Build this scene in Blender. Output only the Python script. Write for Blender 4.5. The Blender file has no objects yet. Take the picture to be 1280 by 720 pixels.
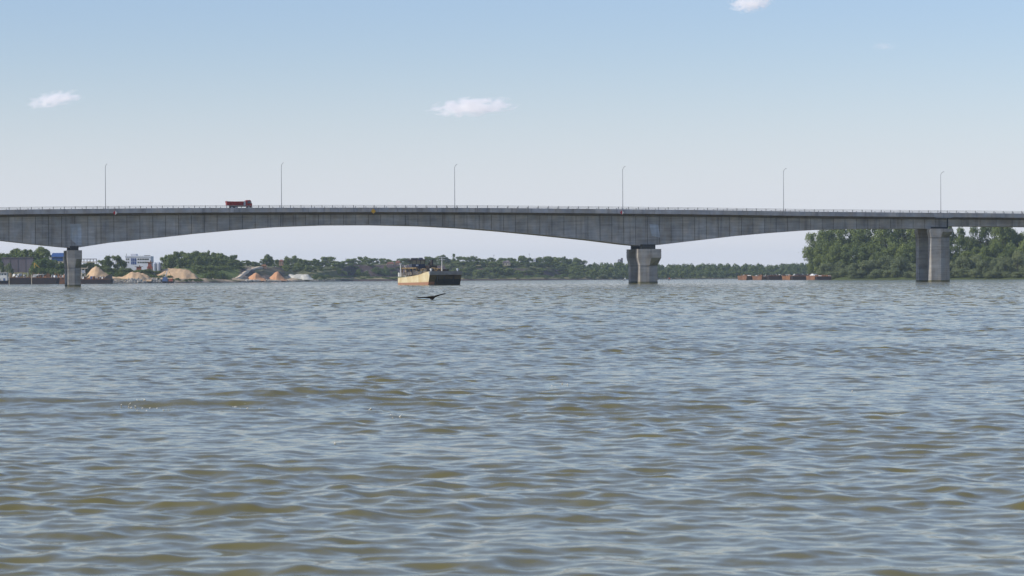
import bpy, bmesh, math, random
import numpy as np
from mathutils import Vector, Matrix, noise
C = bpy.context
SC = C.scene
COL = SC.collection
random.seed(7)
rng = np.random.default_rng(7)

# ---------------------------------------------------------------- camera
F = 3450.0          # focal length in pixels of a 1280 px wide frame
HC = 1.83           # eye height above the river
H0, ROLL = 347.3, 0.005
cam = bpy.data.cameras.new('camera')
cam.sensor_width = 36.0
cam.lens = F / 1280 * 36
cam.dof.use_dof = True
cam.dof.focus_distance = 700
cam.dof.aperture_fstop = 9
cam.clip_start = 0.5
cam.clip_end = 60000
co = bpy.data.objects.new('camera', cam)
COL.objects.link(co)
SC.camera = co
pitch = (360 - H0) / F
fw = Vector((0, math.cos(pitch), -math.sin(pitch)))
rt = Vector((math.cos(ROLL), 0, -math.sin(ROLL)))
zz = -fw
rt = (rt - rt.dot(zz) * zz).normalized()
up = zz.cross(rt)
M = Matrix(((rt.x, up.x, zz.x, 0), (rt.y, up.y, zz.y, 0), (rt.z, up.z, zz.z, HC), (0, 0, 0, 1)))
co.matrix_world = M

# ---------------------------------------------------------------- sky, sun, exposure
SUN_EL = math.radians(38)
SUN_AZ = math.radians(-110.5)   # clockwise from +Y: to the left, a little behind the viewer
w = bpy.data.worlds.new('World')
SC.world = w
w.use_nodes = True
nt = w.node_tree
nt.nodes.clear()
sky = nt.nodes.new('ShaderNodeTexSky')
sky.sky_type = 'NISHITA'
sky.sun_disc = False
sky.sun_elevation = SUN_EL
sky.sun_rotation = SUN_AZ
sky.altitude = 70
sky.air_density = 1.0
sky.dust_density = 0.6
sky.ozone_density = 3.0
bg = nt.nodes.new('ShaderNodeBackground')
bg.inputs[1].default_value = 0.14
wo = nt.nodes.new('ShaderNodeOutputWorld')
tint = nt.nodes.new('ShaderNodeVectorMath'); tint.operation = 'MULTIPLY'
tint.inputs[1].default_value = (.90, .873, .972)
nt.links.new(sky.outputs[0], tint.inputs[0])
# summer haze low over the horizon, the same all the way round
geo = nt.nodes.new('ShaderNodeNewGeometry')
sx = nt.nodes.new('ShaderNodeSeparateXYZ'); nt.links.new(geo.outputs['Incoming'], sx.inputs[0])
el = nt.nodes.new('ShaderNodeMapRange'); el.interpolation_type = 'SMOOTHERSTEP'
el.inputs[1].default_value = -.105; el.inputs[2].default_value = .02; el.inputs[3].default_value = 0; el.inputs[4].default_value = .85
nt.links.new(sx.outputs[2], el.inputs[0])
hzm = nt.nodes.new('ShaderNodeMix'); hzm.data_type = 'RGBA'
nt.links.new(el.outputs[0], hzm.inputs[0]); nt.links.new(tint.outputs[0], hzm.inputs[6])
hzm.inputs[7].default_value = (5.75, 5.95, 6.75, 1)
nt.links.new(hzm.outputs[2], bg.inputs[0])
nt.links.new(bg.outputs[0], wo.inputs[0])
sl = bpy.data.lights.new('sun', 'SUN')
sl.energy = 4.0
sl.angle = math.radians(0.53)
sl.color = (1.0, 0.95, 0.88)
so = bpy.data.objects.new('sun', sl)
COL.objects.link(so)
S = Vector((math.sin(SUN_AZ) * math.cos(SUN_EL), math.cos(SUN_AZ) * math.cos(SUN_EL), math.sin(SUN_EL)))
so.rotation_euler = S.to_track_quat('Z', 'Y').to_euler()
SC.view_settings.view_transform = 'Standard'
SC.view_settings.look = 'None'
SC.view_settings.exposure = 0.0
SC.view_settings.gamma = 1.0
SC.view_settings.use_curve_mapping = False
SC.render.engine = 'CYCLES'
cy = SC.cycles
cy.max_bounces = 14
cy.diffuse_bounces = 3
cy.glossy_bounces = 4
cy.transmission_bounces = 4
cy.volume_bounces = 12
cy.transparent_max_bounces = 8
cy.use_denoising = True
cy.volume_step_rate = 1.0
cy.volume_max_steps = 128

RIPPLE_FAR = 2.0
LEAN = .7
HAZE_DENSITY = 0.00007

# ---------------------------------------------------------------- helpers
def hz(px):
    return H0 - ROLL * (px - 640)

def P(px, py, Y):
    """world point at depth Y that the photograph shows at pixel px, py"""
    return Vector(((px - 640) / F * Y, Y, HC + (hz(px) - py) * Y / F))

def zat(px, py, Y):
    return HC + (hz(px) - py) * Y / F

def xat(px, Y):
    return (px - 640) / F * Y

def tag(o, label=None, cat=None, group=None, kind=None):
    if label: o['label'] = label
    if cat: o['category'] = cat
    if group: o['group'] = group
    if kind: o['kind'] = kind
    return o

def empty(name, loc=(0, 0, 0), rz=0.0, **k):
    o = bpy.data.objects.new(name, None)
    COL.objects.link(o)
    o.empty_display_size = 1
    o.location = loc
    o.rotation_euler = (0, 0, rz)
    return tag(o, **k)

def link(name, me, mat=None, parent=None, loc=None, **k):
    if mat is not None and not me.materials:
        me.materials.append(mat)
    o = bpy.data.objects.new(name, me)
    COL.objects.link(o)
    if parent is not None:
        o.parent = parent
    if loc is not None:
        o.location = loc
    return tag(o, **k)

class MB:
    def __init__(s):
        s.v = []; s.f = []
    def add(s, vs, fs):
        n = len(s.v)
        s.v += [tuple(v) for v in vs]
        s.f += [tuple(i + n for i in f) for f in fs]
        return s
    def box(s, c, d, rz=0.0, top=(1, 1), ry=0.0):
        """box centred c, size d; top scales the upper face"""
        vs = []
        cr, sr = math.cos(rz), math.sin(rz)
        cy_, sy_ = math.cos(ry), math.sin(ry)
        for z in (-.5, .5):
            tx, ty = (top if z > 0 else (1, 1))
            for x, y in ((-.5, -.5), (.5, -.5), (.5, .5), (-.5, .5)):
                X, Y, Z = x * d[0] * tx, y * d[1] * ty, z * d[2]
                X, Z = X * cy_ + Z * sy_, -X * sy_ + Z * cy_
                vs.append((c[0] + X * cr - Y * sr, c[1] + X * sr + Y * cr, c[2] + Z))
        return s.add(vs, [(3, 2, 1, 0), (4, 5, 6, 7), (0, 1, 5, 4), (1, 2, 6, 5), (2, 3, 7, 6), (3, 0, 4, 7)])
    def bb(s, x0, x1, y0, y1, z0, z1):
        return s.box(((x0 + x1) / 2, (y0 + y1) / 2, (z0 + z1) / 2), (x1 - x0, y1 - y0, z1 - z0))
    def tube(s, a, b, r, r2=None, n=8):
        a = Vector(a); b = Vector(b); r2 = r if r2 is None else r2
        d = (b - a).normalized()
        u = d.orthogonal().normalized(); v = d.cross(u)
        vs = []
        for p, q in ((a, r), (b, r2)):
            for i in range(n):
                t = 2 * math.pi * i / n
                vs.append(p + u * q * math.cos(t) + v * q * math.sin(t))
        fs = [(i, (i + 1) % n, n + (i + 1) % n, n + i) for i in range(n)]
        fs += [tuple(range(n - 1, -1, -1)), tuple(range(n, 2 * n))]
        return s.add(vs, fs)
    def loft(s, rings, cap=True):
        n = len(rings[0]); vs = [p for r in rings for p in r]
        fs = []
        for k in range(len(rings) - 1):
            for i in range(n):
                j = (i + 1) % n
                fs.append((k * n + i, k * n + j, (k + 1) * n + j, (k + 1) * n + i))
        if cap:
            fs.append(tuple(range(n - 1, -1, -1)))
            fs.append(tuple(range((len(rings) - 1) * n, len(rings) * n)))
        return s.add(vs, fs)
    def prism(s, prof, y0, y1):
        """profile in x,z extruded along y"""
        return s.loft([[(x, y0, z) for x, z in prof], [(x, y1, z) for x, z in prof]])
    def mesh(s, name='part'):
        me = bpy.data.meshes.new(name)
        me.from_pydata(s.v, [], s.f)
        bm = bmesh.new(); bm.from_mesh(me)
        bmesh.ops.recalc_face_normals(bm, faces=bm.faces)
        bm.to_mesh(me); bm.free()
        return me
    def build(s, name, mat, parent=None, bevel=0, **k):
        o = link(name, s.mesh(name), mat, parent, **k)
        if bevel:
            m = o.modifiers.new('bevel', 'BEVEL'); m.width = bevel; m.segments = 2; m.limit_method = 'ANGLE'
        return o

def nmesh(name, v, f, smooth=False):
    """mesh from numpy arrays; f is (n,3) or (n,4)"""
    me = bpy.data.meshes.new(name)
    k = f.shape[1]
    me.vertices.add(len(v)); me.vertices.foreach_set('co', np.asarray(v, np.float32).ravel())
    me.loops.add(len(f) * k); me.loops.foreach_set('vertex_index', np.asarray(f, np.int32).ravel())
    me.polygons.add(len(f))
    me.polygons.foreach_set('loop_start', np.arange(0, len(f) * k, k, dtype=np.int32))
    if smooth:
        me.polygons.foreach_set('use_smooth', np.ones(len(f), bool))
    me.update(calc_edges=True)
    return me

# ---------------------------------------------------------------- materials
def mat(name, col, rough=.8, col2=None, scale=1.0, detail=4, bump=0.0, metal=0.0, rnd=0.0, spec=.3, stretch=(1, 1, 1), contrast=1.0):
    m = bpy.data.materials.new(name); m.use_nodes = True
    n = m.node_tree.nodes; L = m.node_tree.links
    b = n['Principled BSDF']
    b.inputs['Roughness'].default_value = rough
    b.inputs['Metallic'].default_value = metal
    b.inputs['Specular IOR Level'].default_value = spec
    tc = n.new('ShaderNodeTexCoord'); mp = n.new('ShaderNodeMapping')
    mp.inputs['Scale'].default_value = stretch
    L.new(tc.outputs['Object'], mp.inputs[0])
    no = n.new('ShaderNodeTexNoise'); no.inputs['Scale'].default_value = scale; no.inputs['Detail'].default_value = detail
    no.inputs['Roughness'].default_value = .65
    L.new(mp.outputs[0], no.inputs['Vector'])
    mr = n.new('ShaderNodeMapRange')
    mr.inputs[1].default_value = .5 - .22 / contrast; mr.inputs[2].default_value = .5 + .22 / contrast
    L.new(no.outputs[0], mr.inputs[0])
    mx = n.new('ShaderNodeMix'); mx.data_type = 'RGBA'
    c2 = col2 or tuple(c * .72 for c in col)
    mx.inputs[6].default_value = (*c2, 1); mx.inputs[7].default_value = (*col, 1)
    L.new(mr.outputs[0], mx.inputs[0])
    out = mx.outputs[2]
    if rnd:
        oi = n.new('ShaderNodeObjectInfo'); r2 = n.new('ShaderNodeMapRange')
        r2.inputs[3].default_value = 1 - rnd; r2.inputs[4].default_value = 1 + rnd
        L.new(oi.outputs['Random'], r2.inputs[0])
        vm = n.new('ShaderNodeVectorMath'); vm.operation = 'SCALE'
        L.new(out, vm.inputs[0]); L.new(r2.outputs[0], vm.inputs['Scale'])
        out = vm.outputs[0]
    L.new(out, b.inputs['Base Color'])
    if bump:
        bp = n.new('ShaderNodeBump'); bp.inputs['Distance'].default_value = bump
        L.new(no.outputs[0], bp.inputs['Height']); L.new(bp.outputs[0], b.inputs['Normal'])
    return m

def concrete(name, base, rnd=0.06, board=True):
    """weathered concrete: cloudy stains, vertical rain streaks, faint board marks"""
    m = bpy.data.materials.new(name); m.use_nodes = True
    n = m.node_tree.nodes; L = m.node_tree.links
    b = n['Principled BSDF']; b.inputs['Roughness'].default_value = .85; b.inputs['Specular IOR Level'].default_value = .25
    g = n.new('ShaderNodeNewGeometry')
    def nz(scale, st, det=4, r=.6):
        mp = n.new('ShaderNodeMapping'); mp.inputs['Scale'].default_value = st
        L.new(g.outputs['Position'], mp.inputs[0])
        t = n.new('ShaderNodeTexNoise'); t.inputs['Scale'].default_value = scale; t.inputs['Detail'].default_value = det
        t.inputs['Roughness'].default_value = r
        L.new(mp.outputs[0], t.inputs['Vector']); return t.outputs[0]
    def rng_(s, a, b_, c, d):
        r = n.new('ShaderNodeMapRange')
        for i, v in enumerate((a, b_, c, d)): r.inputs[i + 1].default_value = v
        L.new(s, r.inputs[0]); return r.outputs[0]
    def mul(a, b_):
        k = n.new('ShaderNodeMath'); k.operation = 'MULTIPLY'; L.new(a, k.inputs[0]); L.new(b_, k.inputs[1]); return k.outputs[0]
    cloud = rng_(nz(.22, (1, 1, 1.6), 5), .32, .68, .74, 1.16)
    streak = rng_(nz(.35, (1, 1, .22), 4), .34, .62, .84, 1.06)
    fac = mul(cloud, streak)
    if board:
        fac = mul(fac, rng_(nz(1.0, (.10, .10, 1.7), 3), .35, .65, .84, 1.10))
    oi = n.new('ShaderNodeObjectInfo')
    fac = mul(fac, rng_(oi.outputs['Random'], 0, 1, 1 - rnd, 1 + rnd))
    fac = mul(fac, rng_(nz(.8, (1, 1, .05), 3, .5), .56, .68, 1.0, .72))   # drip runs
    vm = n.new('ShaderNodeVectorMath'); vm.operation = 'SCALE'
    tint = n.new('ShaderNodeMix'); tint.data_type = 'RGBA'
    tint.inputs[6].default_value = (base[0] * 1.05, base[1] * .97, base[2] * .86, 1)
    tint.inputs[7].default_value = (*base, 1)
    L.new(rng_(nz(.5, (1, 1, .5), 3), .38, .6, 0, 1), tint.inputs[0])
    L.new(tint.outputs[2], vm.inputs[0]); L.new(fac, vm.inputs['Scale'])
    L.new(vm.outputs[0], b.inputs['Base Color'])
    return m

M_conc = concrete('bridge_concrete', (.415, .40, .38), rnd=.12)
M_beam = concrete('edge_beam_concrete', (.33, .345, .375), rnd=.03, board=False)
M_pier = concrete('pier_concrete', (.35, .34, .32), rnd=.05)
M_patch = concrete('patch_concrete', (.50, .54, .58), rnd=.03)
M_band = concrete('stained_shade_concrete', (.15, .135, .11), rnd=.05)
M_olive = concrete('olive_concrete', (.16, .155, .10), rnd=.05)
M_rubber = mat('black_rubber', (.02, .02, .02), .7)
M_rail = mat('galvanised_rail', (.20, .20, .21), .5, scale=2, metal=.2)
M_asph = mat('asphalt', (.05, .05, .052), .9, scale=3)
M_polemetal = mat('grey_pole_metal', (.26, .27, .29), .45, metal=.5)
M_red = mat('red_truck_paint', (.38, .022, .016), .4, (.17, .016, .014), 1.5)
M_white = mat('white_paint', (.72, .72, .70), .5, (.5, .49, .45), 1.2)
M_dark = mat('dark_steel', (.03, .03, .035), .6, (.05, .035, .025), 1.5)
M_glass = mat('dark_glass', (.04, .06, .09), .12, spec=.6)
M_bglass = mat('blue_facade_glass', (.03, .07, .26), .15, (.02, .04, .16), .4, spec=.6)
M_yel = mat('yellow_sign_paint', (.62, .36, .03), .5)
M_redsign = mat('red_sign_paint', (.5, .03, .04), .5)
M_hull = mat('weathered_yellow_hull_paint', (.74, .66, .44), .55, (.52, .38, .17), .30, 7, stretch=(1, 1, 1.6), contrast=1.2)
M_antif = mat('red_antifouling', (.40, .19, .12), .7, (.30, .17, .10), .8)
M_hullgrey = mat('grey_bow_paint', (.30, .32, .35), .6, (.20, .19, .18), .7)
M_bow = mat('shaded_brown_bow_plate', (.13, .10, .045), .7, (.035, .028, .02), .35, contrast=1.4)
M_rust = mat('rusty_steel', (.30, .14, .06), .8, (.10, .05, .03), .5, 6, contrast=1.2)
M_orust = mat('orange_rusty_hull', (.30, .15, .08), .8, (.12, .06, .04), .4, 6)
M_dkhull = mat('dark_purple_brown_hull', (.018, .014, .018), .7, (.038, .02, .018), .3, 6)
M_ochre = mat('ochre_steel', (.27, .19, .08), .7, (.11, .075, .04), .7)
M_navy = mat('navy_superstructure', (.05, .06, .10), .5, (.03, .035, .05), .6)
M_blue = mat('blue_roof_metal', (.035, .09, .25), .5, (.03, .07, .19), .4)
M_bird = mat('black_plumage', (.009, .008, .007), .9, (.014, .012, .01), 20, spec=.05)
M_sand = mat('pale_sand', (.62, .44, .26), .95, (.48, .32, .18), .25, 8, bump=.3)
M_sandor = mat('orange_sand', (.62, .34, .18), .95, (.48, .24, .12), .25, 8, bump=.3)
M_gravel = mat('white_gravel', (.66, .64, .55), .95, (.45, .43, .35), .35, 8, bump=.4)
M_rock = mat('pale_limestone', (.50, .47, .40), .9, (.26, .24, .2), .8, rnd=.3)
M_wallb = mat('white_render', (.66, .67, .72), .7, (.58, .59, .64), .3)
M_brick = mat('orange_brick', (.44, .24, .15), .85, (.34, .18, .11), .6)
M_tile = mat('red_roof_tile', (.22, .10, .07), .85, (.16, .075, .055), .8)
M_cream = mat('cream_render', (.58, .50, .36), .8, (.5, .42, .3), .3)
M_redst = mat('red_oxide_steel', (.42, .11, .06), .6, (.28, .08, .05), .7)
M_silo = mat('silver_silo_metal', (.50, .53, .58), .4, (.38, .40, .44), .5, metal=.2, stretch=(1, 1, .1))
M_wallp = mat('stained_grey_wall', (.16, .135, .15), .9, (.10, .085, .10), .35, 6, stretch=(1, 1, .25))
M_bark = mat('grey_brown_bark', (.11, .09, .07), .95, scale=3)
M_tblue = mat('blue_boat_paint', (.08, .14, .30), .5, (.05, .09, .2), 1)

def leafmat(name, c1, c2, hue=.0):
    m = bpy.data.materials.new(name); m.use_nodes = True
    n = m.node_tree.nodes; L = m.node_tree.links
    b = n['Principled BSDF']; b.inputs['Roughness'].default_value = .6; b.inputs['Specular IOR Level'].default_value = .25
    g = n.new('ShaderNodeNewGeometry'); oi = n.new('ShaderNodeObjectInfo')
    no = n.new('ShaderNodeTexNoise'); no.inputs['Scale'].default_value = .35; no.inputs['Detail'].default_value = 3
    L.new(g.outputs['Position'], no.inputs['Vector'])
    a = n.new('ShaderNodeMath'); a.operation = 'ADD'
    L.new(no.outputs[0], a.inputs[0]); L.new(g.outputs['Random Per Island'], a.inputs[1])
    a2 = n.new('ShaderNodeMath'); a2.operation = 'ADD'
    L.new(a.outputs[0], a2.inputs[0]); L.new(oi.outputs['Random'], a2.inputs[1])
    mr = n.new('ShaderNodeMapRange'); mr.inputs[1].default_value = .6; mr.inputs[2].default_value = 2.4
    L.new(a2.outputs[0], mr.inputs[0])
    mx = n.new('ShaderNodeMix'); mx.data_type = 'RGBA'
    mx.inputs[6].default_value = (*c1, 1); mx.inputs[7].default_value = (*c2, 1)
    L.new(mr.outputs[0], mx.inputs[0]); L.new(mx.outputs[2], b.inputs['Base Color'])
    tr = n.new('ShaderNodeBsdfTranslucent'); L.new(mx.outputs[2], tr.inputs[0])
    ms = n.new('ShaderNodeMixShader'); ms.inputs[0].default_value = .18
    L.new(b.outputs[0], ms.inputs[1]); L.new(tr.outputs[0], ms.inputs[2])
    L.new(ms.outputs[0], n['Material Output'].inputs[0])
    return m
M_leaf = leafmat('dark_green_leaves', (.055, .085, .02), (.20, .24, .06))
M_leafw = leafmat('grey_green_willow_leaves', (.10, .13, .055), (.21, .235, .10))
M_leafb = leafmat('bright_green_bush_leaves', (.07, .12, .02), (.14, .18, .04))

# ---------------------------------------------------------------- river
def river():
    rs = [0.4]
    while rs[-1] < 5200:
        r = rs[-1]
        if r < 6: dr = .8
        elif r < 160: dr = max(.034, .0021 * r)
        elif r < 820: dr = .335 + (r - 160) * .0025
        else: dr = .025 * r
        rs.append(r + dr)
    rs = np.array(rs)
    dense = np.arange(-.21, .21, .00098)
    left = -np.geomspace(.212, math.pi, 34)[::-1]
    right = np.geomspace(.212, math.pi, 34)
    an = np.concatenate([left, dense, right])
    R, A = np.meshgrid(rs, an, indexing='ij')
    dr = np.gradient(rs)[:, None] * np.ones_like(A)
    da = np.gradient(an)[None, :] * R
    cell = np.maximum(dr, da * .9)
    X = R * np.sin(A); Y = R * np.cos(A)
    n = 210
    lam = np.exp(rng.uniform(math.log(.16), math.log(7.5), n))
    th = rng.normal(-math.pi / 2 - .25, 1.15, n)
    k = 2 * math.pi / lam
    # slope spectrum: most steepness between 0.4 and 2 m
    sw = np.exp(-(np.log(lam / .48) ** 2) / (2 * .78 ** 2))
    sw = np.maximum(sw, np.where(lam > 1.5, .16, 0))
    amp_s = sw * rng.uniform(.5, 1.3, n)
    rms = .092
    amp_s *= rms / math.sqrt((amp_s ** 2).sum() / 2)
    am = amp_s / k
    ph = rng.uniform(0, 2 * math.pi, n)
    Z = np.zeros_like(X); DX = np.zeros_like(X); DY = np.zeros_like(X)
    # patchy gusts modulate steepness
    gust = np.ones_like(X)
    for i in range(10):
        l = rng.uniform(6, 40); t = rng.uniform(0, math.pi * 2)
        gust += .12 * np.cos(2 * math.pi / l * (X * math.cos(t) * .6 + Y * math.sin(t)) + rng.uniform(0, 6.28))
    gust = np.clip(gust, .45, 1.7)
    open_ = 1 + .75 * np.clip((R - 30) / 60, 0, 1)      # rougher away from the sheltered bank
    swell = .35 + 1.1 * np.clip((R - 60) / 200, 0, 1)     # the longer waves live out on the open river
    for i in range(n):
        wgt = np.clip((lam[i] / cell - 2.2) / 1.6, 0, 1)
        if wgt.max() == 0: continue
        rows = np.where(wgt.max(axis=1) > 0)[0]
        sl_ = slice(0, rows[-1] + 1)
        kx, ky = k[i] * math.cos(th[i]), k[i] * math.sin(th[i])
        p = kx * X[sl_] + ky * Y[sl_] + ph[i]
        a = am[i] * wgt[sl_] * (gust[sl_] * open_[sl_] if lam[i] < 1.8 else open_[sl_] * swell[sl_])
        Z[sl_] += a * np.cos(p)
        sn = np.sin(p) * a * .75
        DX[sl_] -= sn * math.cos(th[i]); DY[sl_] -= sn * math.sin(th[i])
    # a few longer steep crests, as left by a passing wake, about forty metres out
    for (cx, cy_, wx, h, wy) in ((-7.5, 40.5, 2.2, .085, .42), (-4.4, 40.0, 2.4, .075, .40), (-2.2, 40.8, 1.4, .07, .38), (-9.8, 37.6, 2.2, .06, .45), (-6.0, 37.0, 2.4, .06, .42), (-.6, 39.5, 1.6, .055, .4), (-3.4, 43.8, 1.8, .06, .45), (1.8, 38.2, 1.5, .05, .45), (6.5, 36.0, 1.9, .05, .5), (-8.6, 44.4, 1.6, .055, .4), (-11.5, 41.5, 1.8, .05, .4), (.8, 41.2, 1.3, .045, .38), (3.2, 44, 1.8, .04, .4)):
        bumpy = 1.35 * h * np.exp(-((X - cx) / wx) ** 2 - ((Y - cy_ - .12 * (X - cx)) / wy) ** 2)
        Z += bumpy
    X2 = X + DX; Y2 = Y + DY
    V = np.stack([X2, Y2, Z], -1).reshape(-1, 3)
    nr, na = X.shape
    idx = np.arange(nr * na).reshape(nr, na)
    f = np.stack([idx[:-1, :-1], idx[1:, :-1], idx[1:, 1:], idx[:-1, 1:]], -1).reshape(-1, 4)[:, ::-1]

    me = nmesh('river', V, f, smooth=True)
    m = bpy.data.materials.new('turbid_river_water'); m.use_nodes = True
    N = m.node_tree.nodes; L = m.node_tree.links
    b = N['Principled BSDF']
    b.inputs['Base Color'].default_value = (.150, .128, .032, 1)
    b.inputs['Roughness'].default_value = .09
    b.inputs['IOR'].default_value = 1.333
    b.inputs['Specular IOR Level'].default_value = .5
    g = N.new('ShaderNodeNewGeometry')
    def nz(sc, st=(1, 1, 1), det=3):
        mp = N.new('ShaderNodeMapping'); mp.inputs['Scale'].default_value = st
        mp.inputs['Rotation'].default_value = (0, 0, .15)
        L.new(g.outputs['Position'], mp.inputs[0])
        t = N.new('ShaderNodeTexNoise'); t.inputs['Scale'].default_value = sc; t.inputs['Detail'].default_value = det
        t.inputs['Roughness'].default_value = .55
        L.new(mp.outputs[0], t.inputs['Vector']); return t.outputs[0]
    def mr(sock, a, b_, c, d):
        q = N.new('ShaderNodeMapRange')
        for i, v in enumerate((a, b_, c, d)): q.inputs[i + 1].default_value = v
        L.new(sock, q.inputs[0]); return q.outputs[0]
    def vm(op, a, b_=None, sc=None):
        q = N.new('ShaderNodeVectorMath'); q.operation = op
        L.new(a, q.inputs[0])
        if b_ is not None:
            if isinstance(b_, tuple): q.inputs[1].default_value = b_
            else: L.new(b_, q.inputs[1])
        if sc is not None: L.new(sc, q.inputs['Scale'])
        return q.outputs['Value'] if op == 'LENGTH' else q.outputs[0]
    def vnoise(sc, st, det):
        mp = N.new('ShaderNodeMapping'); mp.inputs['Scale'].default_value = st
        L.new(g.outputs['Position'], mp.inputs[0])
        t = N.new('ShaderNodeTexNoise'); t.inputs['Scale'].default_value = sc; t.inputs['Detail'].default_value = det
        t.inputs['Roughness'].default_value = .6
        L.new(mp.outputs[0], t.inputs['Vector'])
        return vm('MULTIPLY', vm('SUBTRACT', t.outputs['Color'], (.5, .5, .5)), (1, 1, 0))
    dist = vm('LENGTH', g.outputs['Position'])
    # ripples finer than the mesh: capillary ones everywhere, short waves where the mesh cells grow coarse
    patch = mr(nz(.02, (.35, 1, 1), 4), .36, .64, .55, 1.35)
    k1 = N.new('ShaderNodeMath'); k1.operation = 'MULTIPLY'; L.new(mr(dist, 60, 220, .10, RIPPLE_FAR), k1.inputs[0]); L.new(patch, k1.inputs[1])
    k2 = mr(dist, 15, 60, .20, .36)
    v1 = vnoise(1.1, (.9, 1, 1), 5); v2 = vnoise(5.5, (.8, 1, 1), 3)
    s1 = N.new('ShaderNodeVectorMath'); s1.operation = 'SCALE'; L.new(v1, s1.inputs[0]); L.new(k1.outputs[0], s1.inputs['Scale'])
    s2 = N.new('ShaderNodeVectorMath'); s2.operation = 'SCALE'; L.new(v2, s2.inputs[0]); L.new(k2, s2.inputs['Scale'])
    # groups of waves lean towards and away from the shore in long streaks
    st_ = nz(1.5, (.7, .05, 1), 5)
    lean = N.new('ShaderNodeMath'); lean.operation = 'MULTIPLY'; L.new(mr(st_, .25, .75, -.5, .5), lean.inputs[0]); L.new(mr(dist, 70, 240, 0, LEAN), lean.inputs[1])
    lv = N.new('ShaderNodeCombineXYZ'); L.new(lean.outputs[0], lv.inputs[1])
    s2b = vm('ADD', s2.outputs[0], lv.outputs[0])
    nn = vm('NORMALIZE', vm('ADD', vm('ADD', g.outputs['Normal'], s1.outputs[0]), s2b))
    L.new(nn, b.inputs['Normal'])
    link('river', me, m, kind='structure')
    # white flecks of broken water standing in for sparkle on the wake crests
    g = random.Random(3); mb = MB()
    for px, py, k in ((157, 501, 2), (175, 502, 5), (182, 505, 3), (184, 508, 2), (201, 503, 3), (166, 500, 3), (289, 500, 4), (314, 503, 4), (110, 493, 2), (74, 491, 2), (487, 511, 4), (461, 503, 2), (428, 543, 3), (706, 474, 3), (699, 475, 2), (1237, 483, 2), (1068, 480, 1)):
        D = F * (HC - .1) / (py - hz(px))
        for i in range(k):
            x = xat(px, D) + g.uniform(-.10, .10) * (1 + k * .2); y = D + g.uniform(-.25, .25)
            d2 = (V[:, 0] - x) ** 2 + (V[:, 1] - y) ** 2
            z = V[int(np.argmin(d2)), 2] + .006
            rr = g.uniform(.006, .013)
            mb.add([(x - rr * 1.4, y, z), (x, y - rr, z), (x + rr * 1.4, y, z), (x, y + rr, z), (x, y, z + rr), (x, y, z - rr)], [(0, 1, 4), (1, 2, 4), (2, 3, 4), (3, 0, 4), (1, 0, 5), (2, 1, 5), (3, 2, 5), (0, 3, 5)])
    mb.build('foam_sparkle_flecks', mat('white_foam_sparkle', (.80, .77, .66), .6), kind='stuff', label='tiny white sparkle flecks of broken water on the olive wave crests', cat='foam')
river()

# ---------------------------------------------------------------- land
SHORE = [(-700, 740), (-300, 1080), (0, 1335), (60, 1345), (140, 1370), (230, 1450), (300, 1560), (400, 1850), (440, 2000),
         (660, 2080), (760, 2180), (1006, 2400), (1018, 1560), (1030, 1440), (1060, 1385), (1280, 1330), (1500, 1040), (2000, 860)]
def shore(px):
    return np.interp(px, [a for a, b in SHORE], [b for a, b in SHORE])
DS = [-60, -8, 0, 4, 12, 40, 60, 75, 110, 140, 190, 300, 700, 4000]
PROF = {
    -700: [-1, -.6, .1, 1.2, 2.0, 3, 4, 5, 7, 9, 11, 12, 12, 12],
    0:    [-1, -.6, .1, 1.6, 2.2, 3, 4, 5, 8, 10, 11, 12, 12, 12],
    60:   [-1, -.6, .1, 1.6, 2.2, 3, 3.6, 4.4, 7, 9, 10, 11, 11, 11],
    100:  [-1, -.6, .1, 1.0, 2.2, 2.8, 3.2, 3.6, 5, 6.5, 7.6, 8, 8, 8],
    150:  [-1, -.6, .1, 1.0, 2.4, 2.8, 3.0, 3.2, 4, 5, 6, 6.5, 7, 7],
    200:  [-1, -.6, .1, 1.0, 2.2, 2.6, 3.0, 3.4, 5, 6.5, 8, 9, 9, 9],
    232:  [-1, -.6, .1, .8, 2.0, 2.6, 3.0, 4.0, 7.5, 9.5, 11, 11, 11, 11],
    290:  [-1, -.6, .1, .8, 1.4, 1.9, 3.2, 5.0, 8.5, 10, 11, 11, 11, 11],
    330:  [-1, -.6, .1, .8, 1.2, 1.5, 2.2, 6.5, 9.6, 10, 10, 10, 10, 10],
    352:  [-1, -.6, .1, .8, 1.2, 1.5, 2.2, 6.2, 9.2, 10, 10, 10, 10, 10],
    372:  [-1, -.6, .1, .8, 1.4, 1.8, 2.4, 3.8, 6, 9, 10, 10, 10, 10],
    425:  [-1, -.6, .1, .9, 2.0, 2.6, 3.6, 8, 10.5, 11, 11, 11, 11, 11],
    440:  [-1, -.6, .1, .9, 2.0, 2.6, 3.6, 12, 12.6, 12.6, 12.6, 12, 11, 11],
    560:  [-1, -.6, .1, .8, 1.6, 2.2, 3.2, 11.5, 12.6, 13, 13, 12, 11, 11],
    585:  [-1, -.6, .1, .8, 1.4, 2.0, 3.0, 8.0, 11.2, 12.2, 14, 12, 11, 11],
    690:  [-1, -.6, .1, .8, 1.4, 2.0, 3.0, 8.4, 11.2, 12.6, 14, 12, 11, 11],
    725:  [-1, -.6, .1, .6, 1.2, 2.0, 3.0, 4.5, 6, 8, 10, 10, 8, 8],
    770:  [-1, -.6, .1, .5, 1.0, 1.6, 2.0, 2.4, 3, 5, 6, 6, 4, 4],
    1000: [-1, -.6, .1, .5, 1.0, 1.4, 1.6, 1.8, 2, 2, 2, 2, 2, 2],
    2000: [-1, -.6, .1, .6, 1.0, 1.4, 1.6, 1.8, 2, 2, 2, 2, 2, 2],
}
_PK = sorted(PROF)
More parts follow.
